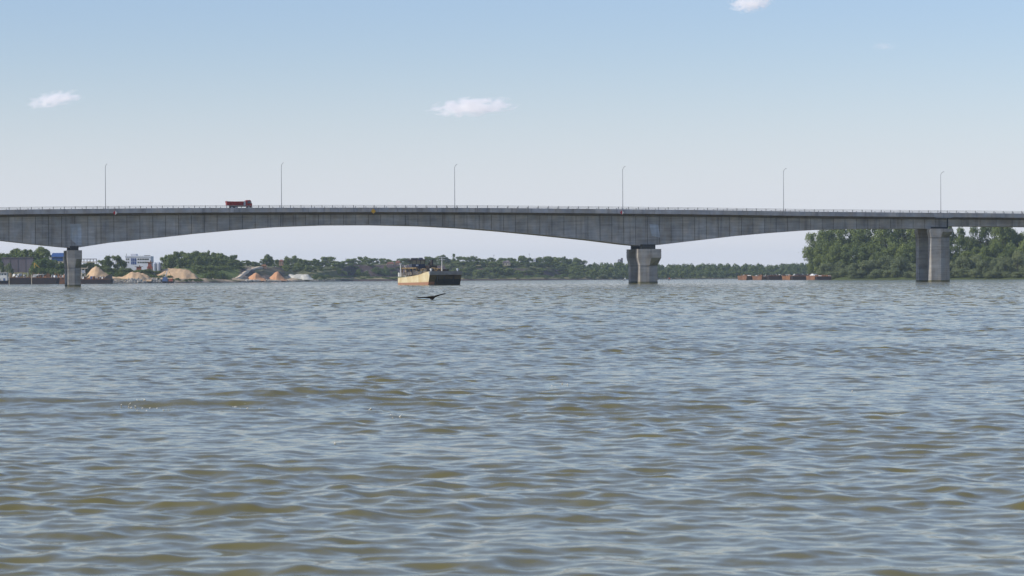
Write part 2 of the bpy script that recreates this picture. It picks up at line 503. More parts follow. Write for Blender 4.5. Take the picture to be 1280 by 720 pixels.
_PA = np.array([PROF[k] for k in _PK], float)
def ground(px, Y):
    """ground height at pixel column px, depth Y"""
    d = Y - float(shore(px))
    row = np.array([np.interp(px, _PK, _PA[:, j]) for j in range(len(DS))])
    return float(np.interp(d, DS, row))

def land():
    pxs = np.concatenate([np.arange(-700, 0, 20), np.arange(0, 1003, 2.5), np.arange(1003, 1034, 1.0), np.arange(1034, 1300, 5), np.arange(1300, 2001, 20)])
    ds = np.array([-60, -25, -8, -3, 0, 1.5, 3, 5, 8, 12, 18, 26, 34, 42, 50, 57, 61, 64, 67, 70, 73, 76, 80, 86, 94, 102, 111, 120, 130, 142, 155, 170, 190, 215, 250, 300, 400, 700, 1500, 3600])
    table = np.array([[np.interp(p, _PK, _PA[:, j]) for j in range(len(DS))] for p in pxs])
    V = []; colr = []
    for i, p in enumerate(pxs):
        s0 = float(shore(p))
        for d in ds:
            Y = s0 + d + (noise.noise(Vector((p * .05, 3, 0))) * 6 if -20 < d < 400 else 0)
            X = xat(p, Y)
            z = float(np.interp(d, DS, table[i]))
            v = Vector((X * .03, Y * .03, 0))
            nzv = noise.fractal(v, 1.0, 2.0, 4)
            if d > 1: z += nzv * min(1.0, d / 30) * 1.1
            V.append((X, Y, z))
            # zones of ground cover; soil darkened to carry the shade of the cliff face
            n2 = noise.fractal(Vector((X * .06, Y * .06, 9)), 1.0, 2.0, 4)
            grass = np.array((.10, .125, .035)); dry = np.array((.22, .19, .10)); soil = np.array((.085, .062, .062)); sand = np.array((.52, .40, .27)); stone = np.array((.32, .29, .24))
            c = grass + (dry - grass) * np.clip(.5 + n2, 0, 1)
            if d < 4: c = stone * .8 if n2 > -.2 else soil
            if 425 < p < 720 and 56 < d < 92:
                c = soil + (grass * .6 - soil) * np.clip(.35 + n2 * 1.6, 0, 1)
                if p < 560 and d < 80: c = soil * (1 + .5 * n2)
            if 425 < p < 560 and 8 < d < 36 and n2 > .02: c = sand * .8
            if 104 < p < 395 and 2 < d < 66:
                c = sand * (.92 + .3 * n2)
                if p > 372 or n2 < -.25: c = dry
            if 232 < p < 300 and d > 46: c = grass * 1.35
            if p > 425 and d < 8: c = soil * .9
            if p > 1003: c = grass * .8
            if 200 < p < 262 and 18 < d < 44: c = dry * .8
            if 300 < p < 318 and 64 < d < 112: c = soil * 1.1
            if 324 < p < 356 and 66 < d < 112:
                c = soil * .9 + (dry - soil * .9) * np.clip(.5 + n2 * 2.0, 0, 1)
            # the haul road climbing the bank
            t = (d - 56) / 56
            if 0 <= t <= 1:
                pr = 296 + 26 * t
                if abs(p - pr) < 4.0: c = sand * 1.15
            if 300 < p < 326 and 108 < d < 118: c = sand * 1.15
            colr.append((*np.clip(c, .01, .9), 1))
    n, mcount = len(pxs), len(ds)
    idx = np.arange(n * mcount).reshape(n, mcount)
    f = np.stack([idx[:-1, :-1], idx[1:, :-1], idx[1:, 1:], idx[:-1, 1:]], -1).reshape(-1, 4)
    me = nmesh('river_banks', np.array(V), f, smooth=True)
    ca = me.color_attributes.new('cover', 'FLOAT_COLOR', 'POINT')
    ca.data.foreach_set('color', np.array(colr, np.float32).ravel())
    m = bpy.data.materials.new('bank_ground'); m.use_nodes = True
    N = m.node_tree.nodes; L = m.node_tree.links; b = N['Principled BSDF']
    b.inputs['Roughness'].default_value = .95; b.inputs['Specular IOR Level'].default_value = .1
    at = N.new('ShaderNodeAttribute'); at.attribute_name = 'cover'
    g = N.new('ShaderNodeNewGeometry')
    no = N.new('ShaderNodeTexNoise'); no.inputs['Scale'].default_value = .4; no.inputs['Detail'].default_value = 7
    L.new(g.outputs['Position'], no.inputs['Vector'])
    mr = N.new('ShaderNodeMapRange'); mr.inputs[1].default_value = .3; mr.inputs[2].default_value = .7; mr.inputs[3].default_value = .6; mr.inputs[4].default_value = 1.35
    L.new(no.outputs[0], mr.inputs[0])
    vm = N.new('ShaderNodeVectorMath'); vm.operation = 'SCALE'
    L.new(at.outputs['Color'], vm.inputs[0]); L.new(mr.outputs[0], vm.inputs['Scale'])
    L.new(vm.outputs[0], b.inputs['Base Color'])
    bp = N.new('ShaderNodeBump'); bp.inputs['Distance'].default_value = .5
    L.new(no.outputs[0], bp.inputs['Height']); L.new(bp.outputs[0], b.inputs['Normal'])
    link('river_banks', me, m, kind='structure')
    # the riverbed under the turbid water, so that the ground is one sheet to the horizon
    mb = MB(); mb.bb(-2600, 2600, -400, 6200, -1.9, -1.6)
    mb.build('riverbed', mat('river_mud', (.10, .08, .05), .95), kind='structure')
land()

# ---------------------------------------------------------------- bridge
TH = math.radians(13.84)
CT, ST = math.cos(TH), math.sin(TH)
YB = 797.0
bridge = empty('road_bridge', (0, YB, 0), TH, label='long grey concrete road bridge arching over the river on twin column piers', cat='bridge')
def SP(px, w_=0.0):
    u = (px - 640) / F
    return (u * (YB + w_ * CT) + w_ * ST) / (CT - u * ST)
def YD(s, w_=0.0):
    return YB + s * ST + w_ * CT
def ZP(px, py, w_=0.0):
    s = SP(px, w_)
    return HC + (hz(px) - py) * YD(s, w_) / F

TOPS = [(-1400, 300), (-700, 284), (-300, 269), (0, 262), (90, 261.2), (200, 260), (330, 259.5), (470, 259.3), (600, 259.6), (740, 261), (900, 262.6), (1000, 264.3), (1120, 265.4), (1280, 266.7), (1600, 270.5), (2200, 279)]
ts = [SP(a) for a, b in TOPS]; tz = [ZP(a, b) for a, b in TOPS]
def smooth_interp(s, xs, zs):
    # average over a window so that the vertical curve has no kinks
    return float(np.mean(np.interp(np.array([s - 12, s - 6, s, s + 6, s + 12]), xs, zs)))
def ztop(s): return smooth_interp(s, ts, tz)
WG = 2.2            # web set back under the deck edge
BOTS = [(-700, 291), (-272, 316), (-150, 300), (-60, 296.5), (0, 300.5), (40, 305), (80, 309), (91, 309.8), (101, 309), (140, 303), (200, 297), (250, 291.6), (300, 287), (350, 283.4), (410, 281.2), (467, 281), (530, 282.4), (580, 285), (630, 289), (680, 293.8), (740, 300), (785, 305.6), (803, 307.3), (820, 306.6), (857, 302.3), (920, 295), (960, 291.5), (1000, 288.6), (1030, 286.9), (1080, 285.9), (1130, 285.7), (1186, 285.9)]
bs = [SP(a, WG) for a, b in BOTS]; bz = [ZP(a, b, WG) for a, b in BOTS]
def zbot(s): return float(np.interp(s, bs, bz))
S_L = SP(-700); S_EXP = SP(1184, WG); S_R = SP(2000)
WT = 13.0           # deck width
# deck slab with footways, road surface
def sweep(name, prof, s0, s1, step, matr, parent=bridge, **k):
    """profile: list of (w, dz below edge-beam top)"""
    mb = MB(); n = max(2, int((s1 - s0) / step) + 1)
    rings = []
    for i in range(n):
        s = s0 + (s1 - s0) * i / (n - 1); z = ztop(s)
        rings.append([(s, w_, z + dz) for w_, dz in prof])
    mb.loft(rings)
    return mb.build(name, matr, parent, **k)
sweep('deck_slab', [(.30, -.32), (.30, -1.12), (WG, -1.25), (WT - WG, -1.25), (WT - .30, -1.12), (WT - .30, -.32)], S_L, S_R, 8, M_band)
sweep('road_surface', [(1.6, -.316), (1.6, -.25), (WT - 1.6, -.25), (WT - 1.6, -.316)], S_L, S_R, 8, M_asph)
# edge beams cast in lengths of about 12 m
s = S_L; L_EB = 11.7
while s < S_R:
    e = min(s + L_EB, S_R)
    for w0, w1 in ((0, .29), (WT - .29, WT)):
        mb = MB(); r = []
        for q in (s + .03, (s + e) / 2, e - .03):
            z = ztop(q); r.append([(q, w0, z), (q, w0, z - 1.32), (q, w1, z - 1.32), (q, w1, z)])
        mb.loft(r); mb.build('edge_beam', M_beam, bridge)
    s = e
# box girder cast segment by segment, each a part, seated on a dark core seen in the joints
def girder(s0, s1, pitch, zb, wg=WG):
    n = int(round((s1 - s0) / pitch)); p = (s1 - s0) / n
    for i in range(n):
        a = s0 + i * p + .07; b = s0 + (i + 1) * p - .07
        mb = MB(); r = []
        for q in (a, (a + b) / 2, b):
            zt = ztop(q) - 1.27; z0 = zb(q)
            off = .012 * math.sin(i * 2.3)
            r.append([(q, wg + off, zt), (q, wg + off, z0), (q, WT - wg, z0), (q, WT - wg, zt)])
        mb.loft(r); mb.build('girder_segment', M_conc, bridge)
    mb = MB(); r = []
    for i in range(n * 2 + 1):
        q = s0 + (s1 - s0) * i / (n * 2)
        r.append([(q, wg + .12, ztop(q) - 1.3), (q, wg + .12, zb(q) + .1), (q, WT - wg - .12, zb(q) + .1), (q, WT - wg - .12, ztop(q) - 1.3)])
    mb.loft(r); mb.build('girder_core', M_band, bridge)
girder(SP(-700, WG), S_EXP, 3.62, zbot)
z283 = ZP(1230, 282.9, WG) - ztop(SP(1230))
girder(S_EXP + .25, S_R - 2, 5.2, lambda q: ztop(q) + z283)
# dark strip under the deck overhang: its shade and a brown stain painted in
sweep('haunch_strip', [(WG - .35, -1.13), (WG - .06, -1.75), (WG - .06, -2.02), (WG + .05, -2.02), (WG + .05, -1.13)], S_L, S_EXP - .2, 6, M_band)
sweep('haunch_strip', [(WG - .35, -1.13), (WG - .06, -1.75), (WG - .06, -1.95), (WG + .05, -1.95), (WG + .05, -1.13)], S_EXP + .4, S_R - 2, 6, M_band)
# railings on both sides
for wr in (.14, WT - .14):
    R = empty('railing', (0, 0, 0)); R.parent = bridge
    for h, rr in ((.62, .045), (.30, .03)):
        mb = MB(); rings = []
        n = int((S_R - S_L) / 8)
        for i in range(n + 1):
            q = S_L + (S_R - S_L) * i / n; z = ztop(q) + h
            rings.append([(q, wr - rr, z), (q, wr, z + rr), (q, wr + rr, z), (q, wr, z - rr)])
        mb.loft(rings); mb.build('rail', M_rail, R)
    mb = MB(); q = S_L; i = 0
    while q < S_R:
        z = ztop(q); mb.bb(q - .08, q + .08, wr - .05, wr + .05, z - .02, z + .68); q += 3.02
    mb.build('posts', M_rail, R, kind='stuff')
# repaired panels on the web by the piers
def patch(pts, name='repair_panel'):
    mb = MB()
    a = []
    for px, py in pts:
        a.append((SP(px, WG - .05), ZP(px, py, WG - .05)))
    mb.loft([[(x, WG - .06, z) for x, z in a], [(x, WG + .03, z) for x, z in a]])
    mb.build(name, M_patch, bridge)
patch([(88.5, 280), (102, 280), (102.3, 307), (97, 306), (88.5, 299)])
patch([(812, 280), (823, 281), (825.5, 297), (815, 294.5)])
# drain outlets below the deck edge, one under every lamp and halfway between
for k in range(-3, 14):
    q = SP(132.5) + k * 25.3
    if q < S_L + 3: continue
    mb = MB(); mb.tube((q, .9, ztop(q) - 1.1), (q, .9, ztop(q) - 1.75), .11, n=8); mb.build('drain_outlet', M_dark, bridge)
# piers: twin columns with flared heads, shallow pointed noses
def pier(px_l, px_r, cap_l, cap_r, y_top, y_k1, y_k2, y_gird, name='pier', w_near=.3, zmid=None, back=True, tide=None):
    pr = empty(name, (0, 0, 0)); pr.parent = bridge
    s0 = SP(px_l, w_near); s1 = SP(px_r, w_near); c0 = SP(cap_l, w_near); c1 = SP(cap_r, w_near)
    pc = (px_l + px_r) / 2
    zt = ZP(pc, y_top, w_near); zk1 = ZP(pc, y_k1, w_near); zk2 = ZP(pc, y_k2, w_near)
    zg = ZP(pc, y_gird, WG)
    def hexa(a, b, w0, z, nose=.8, dep=1.9, rf=None):
        m_ = (a + b) / 2
        rf = nose if rf is None else rf
        return [(a, w0 + .12, z), (m_, w0, z), (b, w0 + rf, z), (b, w0 + nose + dep, z), (m_, w0 + 2 * nose + dep, z), (a, w0 + nose + dep, z)]
    for w0 in ((w_near, w_near + 9.6) if back else (w_near,)):
        mb = MB(); mb.loft([hexa(s0, s1, w0, -3), hexa(s0, s1, w0, zk2)])
        mb.build('column', M_pier, pr)
        mb = MB(); mb.loft([hexa(s0, s1, w0, zk2 + .002), hexa(c0, c1, w0, zk1, rf=.12), hexa(c0, c1, w0, zt, rf=.12)])
        mb.build('column_head', M_pier, pr)
        m_ = (s0 + s1) / 2; mc = (c0 + c1) / 2; e_ = .03
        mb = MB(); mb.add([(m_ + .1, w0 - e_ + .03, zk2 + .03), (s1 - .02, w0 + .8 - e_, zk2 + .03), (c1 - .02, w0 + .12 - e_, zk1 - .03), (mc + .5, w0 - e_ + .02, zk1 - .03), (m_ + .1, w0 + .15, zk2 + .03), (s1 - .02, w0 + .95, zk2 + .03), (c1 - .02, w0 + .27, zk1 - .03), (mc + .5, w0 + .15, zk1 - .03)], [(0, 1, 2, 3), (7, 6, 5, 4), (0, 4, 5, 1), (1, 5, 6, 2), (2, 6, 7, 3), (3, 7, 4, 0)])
        mb.build('flare_face', M_olive, pr)  # darker olive plate over the down-tilted half of the flare
        mb = MB(); g1 = .02
        mb.loft([hexa(s0 - g1, s1 + g1, w0 - g1, -1, dep=1.9 + 2 * g1), hexa(s0 - g1, s1 + g1, w0 - g1, .55, dep=1.9 + 2 * g1)])
        mb.build('waterline_band', M_olive, pr)
        # formwork lift joint ring
        mb = MB()
        g0 = .06
        mb.loft([hexa(s0 - g0, s1 + g0, w0 - g0, zk2 - .12, dep=1.9 + 2 * g0), hexa(s0 - g0, s1 + g0, w0 - g0, zk2 - .02, dep=1.9 + 2 * g0)])
        mb.build('joint_ledge', M_band, pr)
        wc = w0 + 1.6
        mb = MB(); mb.bb(s0 + .6, s1 - .6, wc - .8, wc + .8, zt, max(zg + .4, zt + .3))
        mb.build('bearing', M_rubber, pr)
    if tide:
        zA, zB = ZP(pc, tide[0], w_near), ZP(pc, tide[1], w_near)
        sa = c0 + (c1 - c0) * .12
        mb = MB(); g0 = .03
        mb.loft([hexa(s0 - g0, s1 + g0, w_near - g0, zB, dep=1.9 + 2 * g0), hexa(s0 + .02 - g0, s1 - .02 + g0 + .35, w_near - g0, zA, dep=1.9 + 2 * g0)])
        mb.build('stained_band', M_olive, pr)
    return pr
pier(85.5, 101.5, 84.3, 102.8, 312.8, 323.5, 334.5, 309.5)
pier(800.5, 823, 798, 827, 311.2, 322, 331.8, 307.2)
pier(1164.5, 1188.5, 1163, 1190.5, 285.8, 289.5, 296.5, 285.5)
# piers outside the frame
pier(-286, -262, -289, -259, 319.5, 331, 342, 316.0)
pier(-690, -666, -692, -664, 305, 308, 315, 291)
for a in (1560, 1960):
    yg = hz(a) - (ztop(SP(a)) + z283 - HC) * F / YD(SP(a, WG), WG)
    pier(a - 12, a + 12, a - 14, a + 14, yg + .4, yg + 4, yg + 10, yg)
# shear block and downpipe where the two decks meet above the right pier
mb = MB(); a = SP(1184.4, WG); mb.bb(a - .12, a + .3, WG - .02, WT - WG, zbot(a - 1) + .1, ztop(a) - 1.3); mb.build('expansion_joint', M_rubber, bridge)
mb = MB(); a = SP(1180, .4); mb.box((a, .55, ztop(a) - 1.42), (4.6, .9, .35), top=(1.3, 1)); mb.build('drainage_trough', M_beam, bridge)

# ---------------------------------------------------------------- lamps on the bridge
def lamp():
    r = empty('street_lamp')
    mb = MB(); mb.tube((0, 0, -.3), (0, 0, 10.9), .10, .06, 8); mb.build('pole', M_polemetal, r)
    mb = MB(); mb.tube((0, 0, 10.9), (.06, -.5, 11.35), .07, .055, 6); mb.tube((.06, -.5, 11.35), (.2, -1.3, 11.62), .055, .05, 6); mb.build('arm', M_polemetal, r)
    mb = MB(); mb.box((.25, -1.6, 11.66), (.24, .7, .11), top=(.6, .8)); mb.build('lamp_head', M_polemetal, r)
    mb = MB(); mb.box((0, 0, .25), (.34, .34, .9), top=(.7, .7)); mb.build('base_box', M_polemetal, r)
    return r
def copy_tree(o, parent=None):
    c = o.copy(); COL.objects.link(c); c.parent = parent
    for ch in list(o.children):
        copy_tree(ch, c)
    return c
l0 = lamp(); lamps_px = [132.5, 352.5, 569, 779, 980, 1176.5]
lab = ['tall street lamp nearest the left end of the bridge, left of the red truck', 'tall street lamp just right of the red truck on the bridge',
       'tall street lamp at mid span above the far treetops, second right of the truck', 'tall street lamp standing just left of the middle pier',
       'tall street lamp on the bridge between the middle and the right pier', 'tall street lamp right above the right hand pier']
for i, (px, yt) in enumerate(zip(lamps_px, (205, 203.5, 205.5, 208, 210.5, 214.5))):
    o = l0 if i == 0 else copy_tree(l0)
    wl = WT - .9
    s = SP(px, wl)
    z = ztop(s) - .3
    zt_ = HC + (hz(px) - yt) * YD(s, wl) / F
    o.scale = (1, 1, (zt_ - z) / 11.75)
    o.location = (s * CT - wl * ST, YB + s * ST + wl * CT, z); o.rotation_euler = (0, 0, TH)
    tag(o, lab[i], 'street lamp', 'street lamps along the bridge')
# ---------------------------------------------------------------- navigation signs under the deck edge
def nav_sign(px, py, half, kind, label):
    s = SP(px, -.1); z = ZP(px, py, -.1)
    r = empty('navigation_sign', (s * CT + .1 * ST, YB + s * ST - .1 * CT, z), TH, label=label, cat='sign', group='navigation signs on the bridge')
    if kind == 'yellow':
        mb = MB(); mb.loft([[(0, -.12, -half), (half, -.12, 0), (0, -.12, half), (-half, -.12, 0)], [(0, -.03, -half), (half, -.03, 0), (0, -.03, half), (-half, -.03, 0)]])
        mb.build('board', M_yel, r)
    else:
        for sx, mm, nm in ((-1, M_redsign, 'red_half'), (1, M_white, 'white_half')):
            mb = MB(); q = [(0, -half), (sx * half, 0), (0, half)]
            mb.loft([[(x, -.12, zq) for x, zq in q], [(x, -.03, zq) for x, zq in q]]); mb.build(nm, mm, r)
    mb = MB(); mb.tube((0, .02, half * .6), (0, .02, half + .75), .04); mb.tube((0, .02, half + .75), (0, .35, half + .75), .04); mb.build('bracket', M_dark, r)
nav_sign(467.2, 264, .72, 'yellow', 'yellow diamond navigation sign at the crown of the main span')
nav_sign(144.5, 266, .62, 'rw', 'red and white diamond sign on the deck edge right of the left pier')
nav_sign(778, 265.6, .62, 'rw', 'red and white diamond sign on the deck edge left of the middle pier')

# ---------------------------------------------------------------- red dump truck
def truck():
    wv = 4.2
    s = SP(283, wv); L_ = SP(315.5, wv) - s
    z = ztop(s + 4) - .25
    r = empty('dump_truck', (s * CT - wv * ST, YB + s * ST + wv * CT, z), TH, label='red dump truck with white cab wall driving right along the bridge deck', cat='truck')
    k = L_ / 7.5; r.scale = (1, 1, .88)
    X = lambda v: v * k
    mb = MB(); mb.bb(X(.9), X(7.2), -.45, .45, .72, .98); mb.build('chassis', M_dark, r)
    for (x) in (1.55, 2.75, 6.45):
        for y in (-1.05, 1.05):
            mb = MB(); mb.tube((X(x), y - .16, .5), (X(x), y + .16, .5), .5, n=16); wq = mb.build('wheel', M_rubber, r)
            mb = MB(); mb.tube((X(x), y - .18, .5), (X(x), y + .18, .5), .24, n=10); mb.build('hub', M_white, wq)
    # tipper body: open box with raised rear lip
    t = .07
    mb = MB()
    for y in (-1.22, 1.22):
        mb.prism([(X(.15), 1.18), (X(4.85), 1.12), (X(4.9), 2.42), (X(2.5), 2.38), (X(.25), 2.42), (X(-.05), 2.6)], y - t / 2, y + t / 2)
    mb.bb(X(.2), X(4.85), -1.2, 1.2, 1.10, 1.2)
    mb.bb(X(4.78), X(4.88), -1.2, 1.2, 1.2, 2.42); mb.bb(X(.1), X(.2), -1.2, 1.2, 1.2, 2.45)
    body = mb.build('tipper_body', M_red, r)
    for x in (.9, 1.7, 2.5, 3.3, 4.1):
        mb = MB(); mb.bb(X(x) - .05, X(x) + .05, -1.32, -1.255, 1.15, 2.35); mb.build('rib', M_red, body)
    mb = MB(); mb.bb(X(.2), X(4.9), -1.31, -1.2, .96, 1.1); mb.build('side_rail', M_cream, r)
    mb = MB(); mb.bb(X(4.95), X(5.45), -1.2, 1.2, 1.0, 2.55); mb.build('cab_rear_wall', M_white, r)
    mb = MB(); mb.prism([(X(5.5), .75), (X(7.35), .75), (X(7.4), 1.5), (X(7.32), 1.75), (X(7.0), 2.72), (X(6.7), 2.86), (X(5.6), 2.8)], -1.2, 1.2)
    cab = mb.build('cab', M_red, r, bevel=.06)
    for y in (-1.215, 1.215):
        mb = MB(); mb.prism([(X(6.0), 1.75), (X(7.1), 1.75), (X(6.88), 2.5), (X(6.05), 2.5)], y - .012, y + .012); mb.build('side_window', M_glass, cab)
    mb = MB(); mb.add([(X(7.345), -1.0, 1.8), (X(7.345), 1.0, 1.8), (X(7.08), 1.0, 2.6), (X(7.08), -1.0, 2.6), (X(7.30), -1.0, 1.8), (X(7.30), 1.0, 1.8), (X(7.03), 1.0, 2.6), (X(7.03), -1.0, 2.6)], [(0, 1, 2, 3), (7, 6, 5, 4), (0, 4, 5, 1), (1, 5, 6, 2), (2, 6, 7, 3), (3, 7, 4, 0)]); mb.build('windscreen', M_glass, cab)
    mb = MB(); mb.bb(X(7.3), X(7.5), -1.22, 1.22, .5, .8); mb.build('bumper', M_white, r)
    for y in (-1.4, 1.4):
        mb = MB(); mb.box((X(7.1), y, 2.1), (.12, .2, .45)); mb.tube((X(7.05), y * .85, 2.35), (X(7.1), y, 2.3), .02); mb.build('mirror', M_white, cab)
truck()

# ---------------------------------------------------------------- foliage
def crown_mesh(name, lobes, leaves, leaf, seed, shape='round', lobe_r=.16, hshape=.75):
    """unit-height crown (z 0..1, about hshape wide) of leaf-sized triangles on uneven lobes"""
    g = np.random.default_rng(seed)
    cs = []
    tries = 0
    while len(cs) < lobes and tries < 5000:
        tries += 1
        z = g.uniform(.10, .93)
        if shape == 'round':
            rmax = hshape / 2 * math.sqrt(max(0, 1 - ((z - .5) / .52) ** 2)) ** .8
        elif shape == 'poplar':
            rmax = hshape / 2 * (math.sin(math.pi * min(1, (z + .08)) ** .8)) ** .6
        elif shape == 'bush':
            rmax = hshape / 2 * math.sqrt(max(0, 1 - (z / 1.0) ** 2))
        rmax = max(0, rmax - lobe_r * .55)
        a = g.uniform(0, 2 * math.pi); rr = rmax * g.uniform(.25, 1) ** .5
        wob = 1 + .28 * math.sin(a * 2 + seed) + .12 * math.sin(a * 5 + seed * 2)
        cs.append((rr * math.cos(a) * wob, rr * math.sin(a) * wob, z if shape != 'bush' else z * .85 + .02, lobe_r * g.uniform(.55, 1.3)))
    cs = np.array(cs)
    wgt = cs[:, 3] ** 2; wgt /= wgt.sum()
    ci = g.choice(len(cs), leaves, p=wgt)
    d = g.normal(size=(leaves, 3)); d /= np.linalg.norm(d, axis=1)[:, None]
    d[:, 2] = np.where(g.uniform(size=leaves) < .4, np.abs(d[:, 2]), d[:, 2])
    rad = cs[ci, 3] * (1 + g.normal(size=leaves) * .16)
    stray = g.uniform(size=leaves) < .05
    rad = np.where(stray, rad * 1.3, rad)
    c = cs[ci, :3] + d * rad[:, None] * np.array([1, 1, .82])
    nrm = d + g.normal(size=(leaves, 3)) * .45; nrm /= np.linalg.norm(nrm, axis=1)[:, None]
    t = np.cross(nrm, g.normal(size=(leaves, 3))); t /= np.linalg.norm(t, axis=1)[:, None]
    b = np.cross(nrm, t)
    sz = leaf * g.uniform(.6, 1.4, leaves)[:, None]
    v0 = c + t * sz; v1 = c - t * sz * .5 + b * sz * .8; v2 = c - t * sz * .5 - b * sz * .8
    V = np.stack([v0, v1, v2], 1).reshape(-1, 3)
    f = np.arange(leaves * 3).reshape(-1, 3)
    return nmesh(name, V, f)
def trunk_mesh(seed, h=1.0, spread=.25):
    g = random.Random(seed); mb = MB()
    mb.tube((0, 0, -.04), (g.uniform(-.02, .02), 0, .45), .026, .016, 7)
    for i in range(6):
        a = g.uniform(0, 6.28); z = g.uniform(.2, .42)
        mb.tube((0, 0, z), (spread * math.cos(a), spread * math.sin(a), z + g.uniform(.2, .42)), .011, .004, 5)
    mb.tube((0, 0, .42), (g.uniform(-.05, .05), 0, .9), .015, .003, 6)
    return mb.mesh('trunk')
def setmat(me, m):
    me.materials.append(m); return me
BIG = [setmat(crown_mesh('crown', 46, 14000, .019, 10 + i, 'round', .125, .98), M_leaf) for i in range(5)]
POP = [setmat(crown_mesh('crown', 42, 9000, .018, 20 + i, 'poplar', .10, .5), M_leaf) for i in range(3)]
WIL = [setmat(crown_mesh('crown', 24, 8000, .026, 30 + i, 'bush', .19, 1.35), M_leafw) for i in range(4)]
MED = [setmat(crown_mesh('crown', 20, 3600, .036, 40 + i, 'round', .165, .98), M_leaf) for i in range(7)]
MEDW = [setmat(crown_mesh('crown', 22, 2600, .042, 50 + i, 'bush', .2, 1.3), M_leafw) for i in range(3)]
BSH = [setmat(crown_mesh('foliage', 16, 1800, .055, 60 + i, 'bush', .24, 1.5), M_leafb) for i in range(3)]
CYP = [setmat(crown_mesh('crown', 22, 1500, .035, 70, 'poplar', .09, .28), M_leaf)]
TRK = [setmat(trunk_mesh(80 + i), M_bark) for i in range(3)]
NT = [0]
def tree(meshes, px, Y, ytop, wpx, label, group, name='tree', unit_w=.95, zg=None, cat='tree', low=.0):
    g0 = ground(px, Y) if zg is None else zg
    zt_ = zat(px, ytop, Y); h = max(1.2, zt_ - g0)
    wm = wpx * Y / F
    r = empty(name, (xat(px, Y), Y, g0 - .1), random.uniform(0, 6.28), label=label, cat=cat, group=group)
    sx = wm / unit_w / h
    r.scale = (h * sx, h * sx, h)
    me = random.choice(meshes)
    c = link('crown' if cat == 'tree' else 'foliage', me, None, r)
    c.location = (0, 0, low)
    c.scale = (1, 1, 1 - low)
    if cat == 'tree':
        link('trunk', random.choice(TRK), None, r)
    NT[0] += 1
    return r
MARKS = [(91, 'the left pier'), (172, 'the white office block'), (224, 'the flat stockpile'), (334, 'the orange heaps'), (407, 'the white gravel heap'), (535, 'the pusher barge'), (660, 'the radio mast'), (803, 'the middle pier'), (1176, 'the right pier')]
ORD = ['first', 'second', 'third', 'fourth', 'fifth', 'sixth', 'seventh', 'eighth', 'ninth', 'tenth', 'eleventh', 'twelfth', 'thirteenth', 'fourteenth']
def label_by_marks(items, short):
    """each tree of a row is named by its count from the nearest landmark"""
    side = {}
    for p, o in items:
        if not 0 < p < 1280: continue
        m_ = min(MARKS, key=lambda q: abs(q[0] - p))
        side.setdefault((m_, p > m_[0]), []).append((abs(p - m_[0]), o))
    for (m_, right), l in side.items():
        for i, (_, o) in enumerate(sorted(l, key=lambda q: q[0])):
            if i < len(ORD):
                o['label'] = f"{short}, {ORD[i]} to the {'right' if right else 'left'} of {m_[1]}"
ROWS = {}
SHORT = {
    'mid height trees of the right bank wood': 'mid height green tree before the taller trees',
    'willows along the right bank': 'grey green willow leaning over the water',
    'low willow bushes at the water edge of the right bank': 'low willow bush at the water edge',
    'trees on the rise behind the moored barges': 'green tree on the rise behind the barges',
    'bright green bushes on the slope behind the barges': 'bright green bush on the slope',
    'low bushes on the bank beside the left pier': 'low bush on the bank by the barges',
    'trees between the left pier and the white office block': 'dark tree below the conveyor gallery',
    'trees behind the pale sand heaps': 'green tree rising behind the sand heaps',
    'low bushes behind the sand heaps': 'low bush behind the sand',
    'trees of the wood on the hill': 'tree on the crest of the hill wood',
    'front trees of the wood on the hill': 'tree at the front of the hill wood',
    'trees on the flank of the wooded hill': 'tree on the flank of the wooded hill',
    'bushes at the water between stockpile and haul road': 'round green bush at the water',
    'low scrub near the blue work boat': 'low scrub by the work boat',
    'skyline trees behind the orange sand heaps': 'dark green skyline tree',
    'trees on the slope behind the white gravel heap': 'dark tree on the slope behind gravel',
    'bushes right of the white gravel heap': 'green bush on the low bank',
    'skyline trees above the cliff': 'skyline tree above the brown cliff',
    'rim trees above the cliff': 'low tree on the cliff rim',
    'trees at the foot of the cliff': 'dark tree at the cliff foot',
    'scrub on the brown cliff': 'scrub clinging to the brown cliff',
    'trees on the steep slope under the rim': 'tree on the steep slope below the rim',
    'dark bushes at the foot of the far cliff': 'dark bush at the far cliff foot',
    'low bushes under the brown cliff': 'low bush on the narrow shore',
    'trees on the slope left of the middle pier': 'green tree on the gentle far slope',
    'pale willows left of the middle pier': 'pale willow at the far water edge',
    'pale willows at the water under the cliff': 'pale round willow under the cliff',
    'willows in front of the grey wall': 'grey green willow before the stained wall',
}
def row(meshes, x0, x1, step, tops, yr, wr, label, group, name='tree', unit_w=.95, jit=1.0, cat='tree', low=.0):
    px = x0; items = []
    while px < x1:
        p = px + random.uniform(-.3, .3) * step
        yt = float(np.interp(p, [a for a, b in tops], [b for a, b in tops])) + random.uniform(-.3, 1) * jit
        Y = float(shore(p)) + random.uniform(*yr)
        items.append((p, tree(meshes, p, Y, yt, random.uniform(*wr), label, group, name, unit_w, cat=cat, low=low)))
        px += step
    ROWS.setdefault(group, []).extend(items)

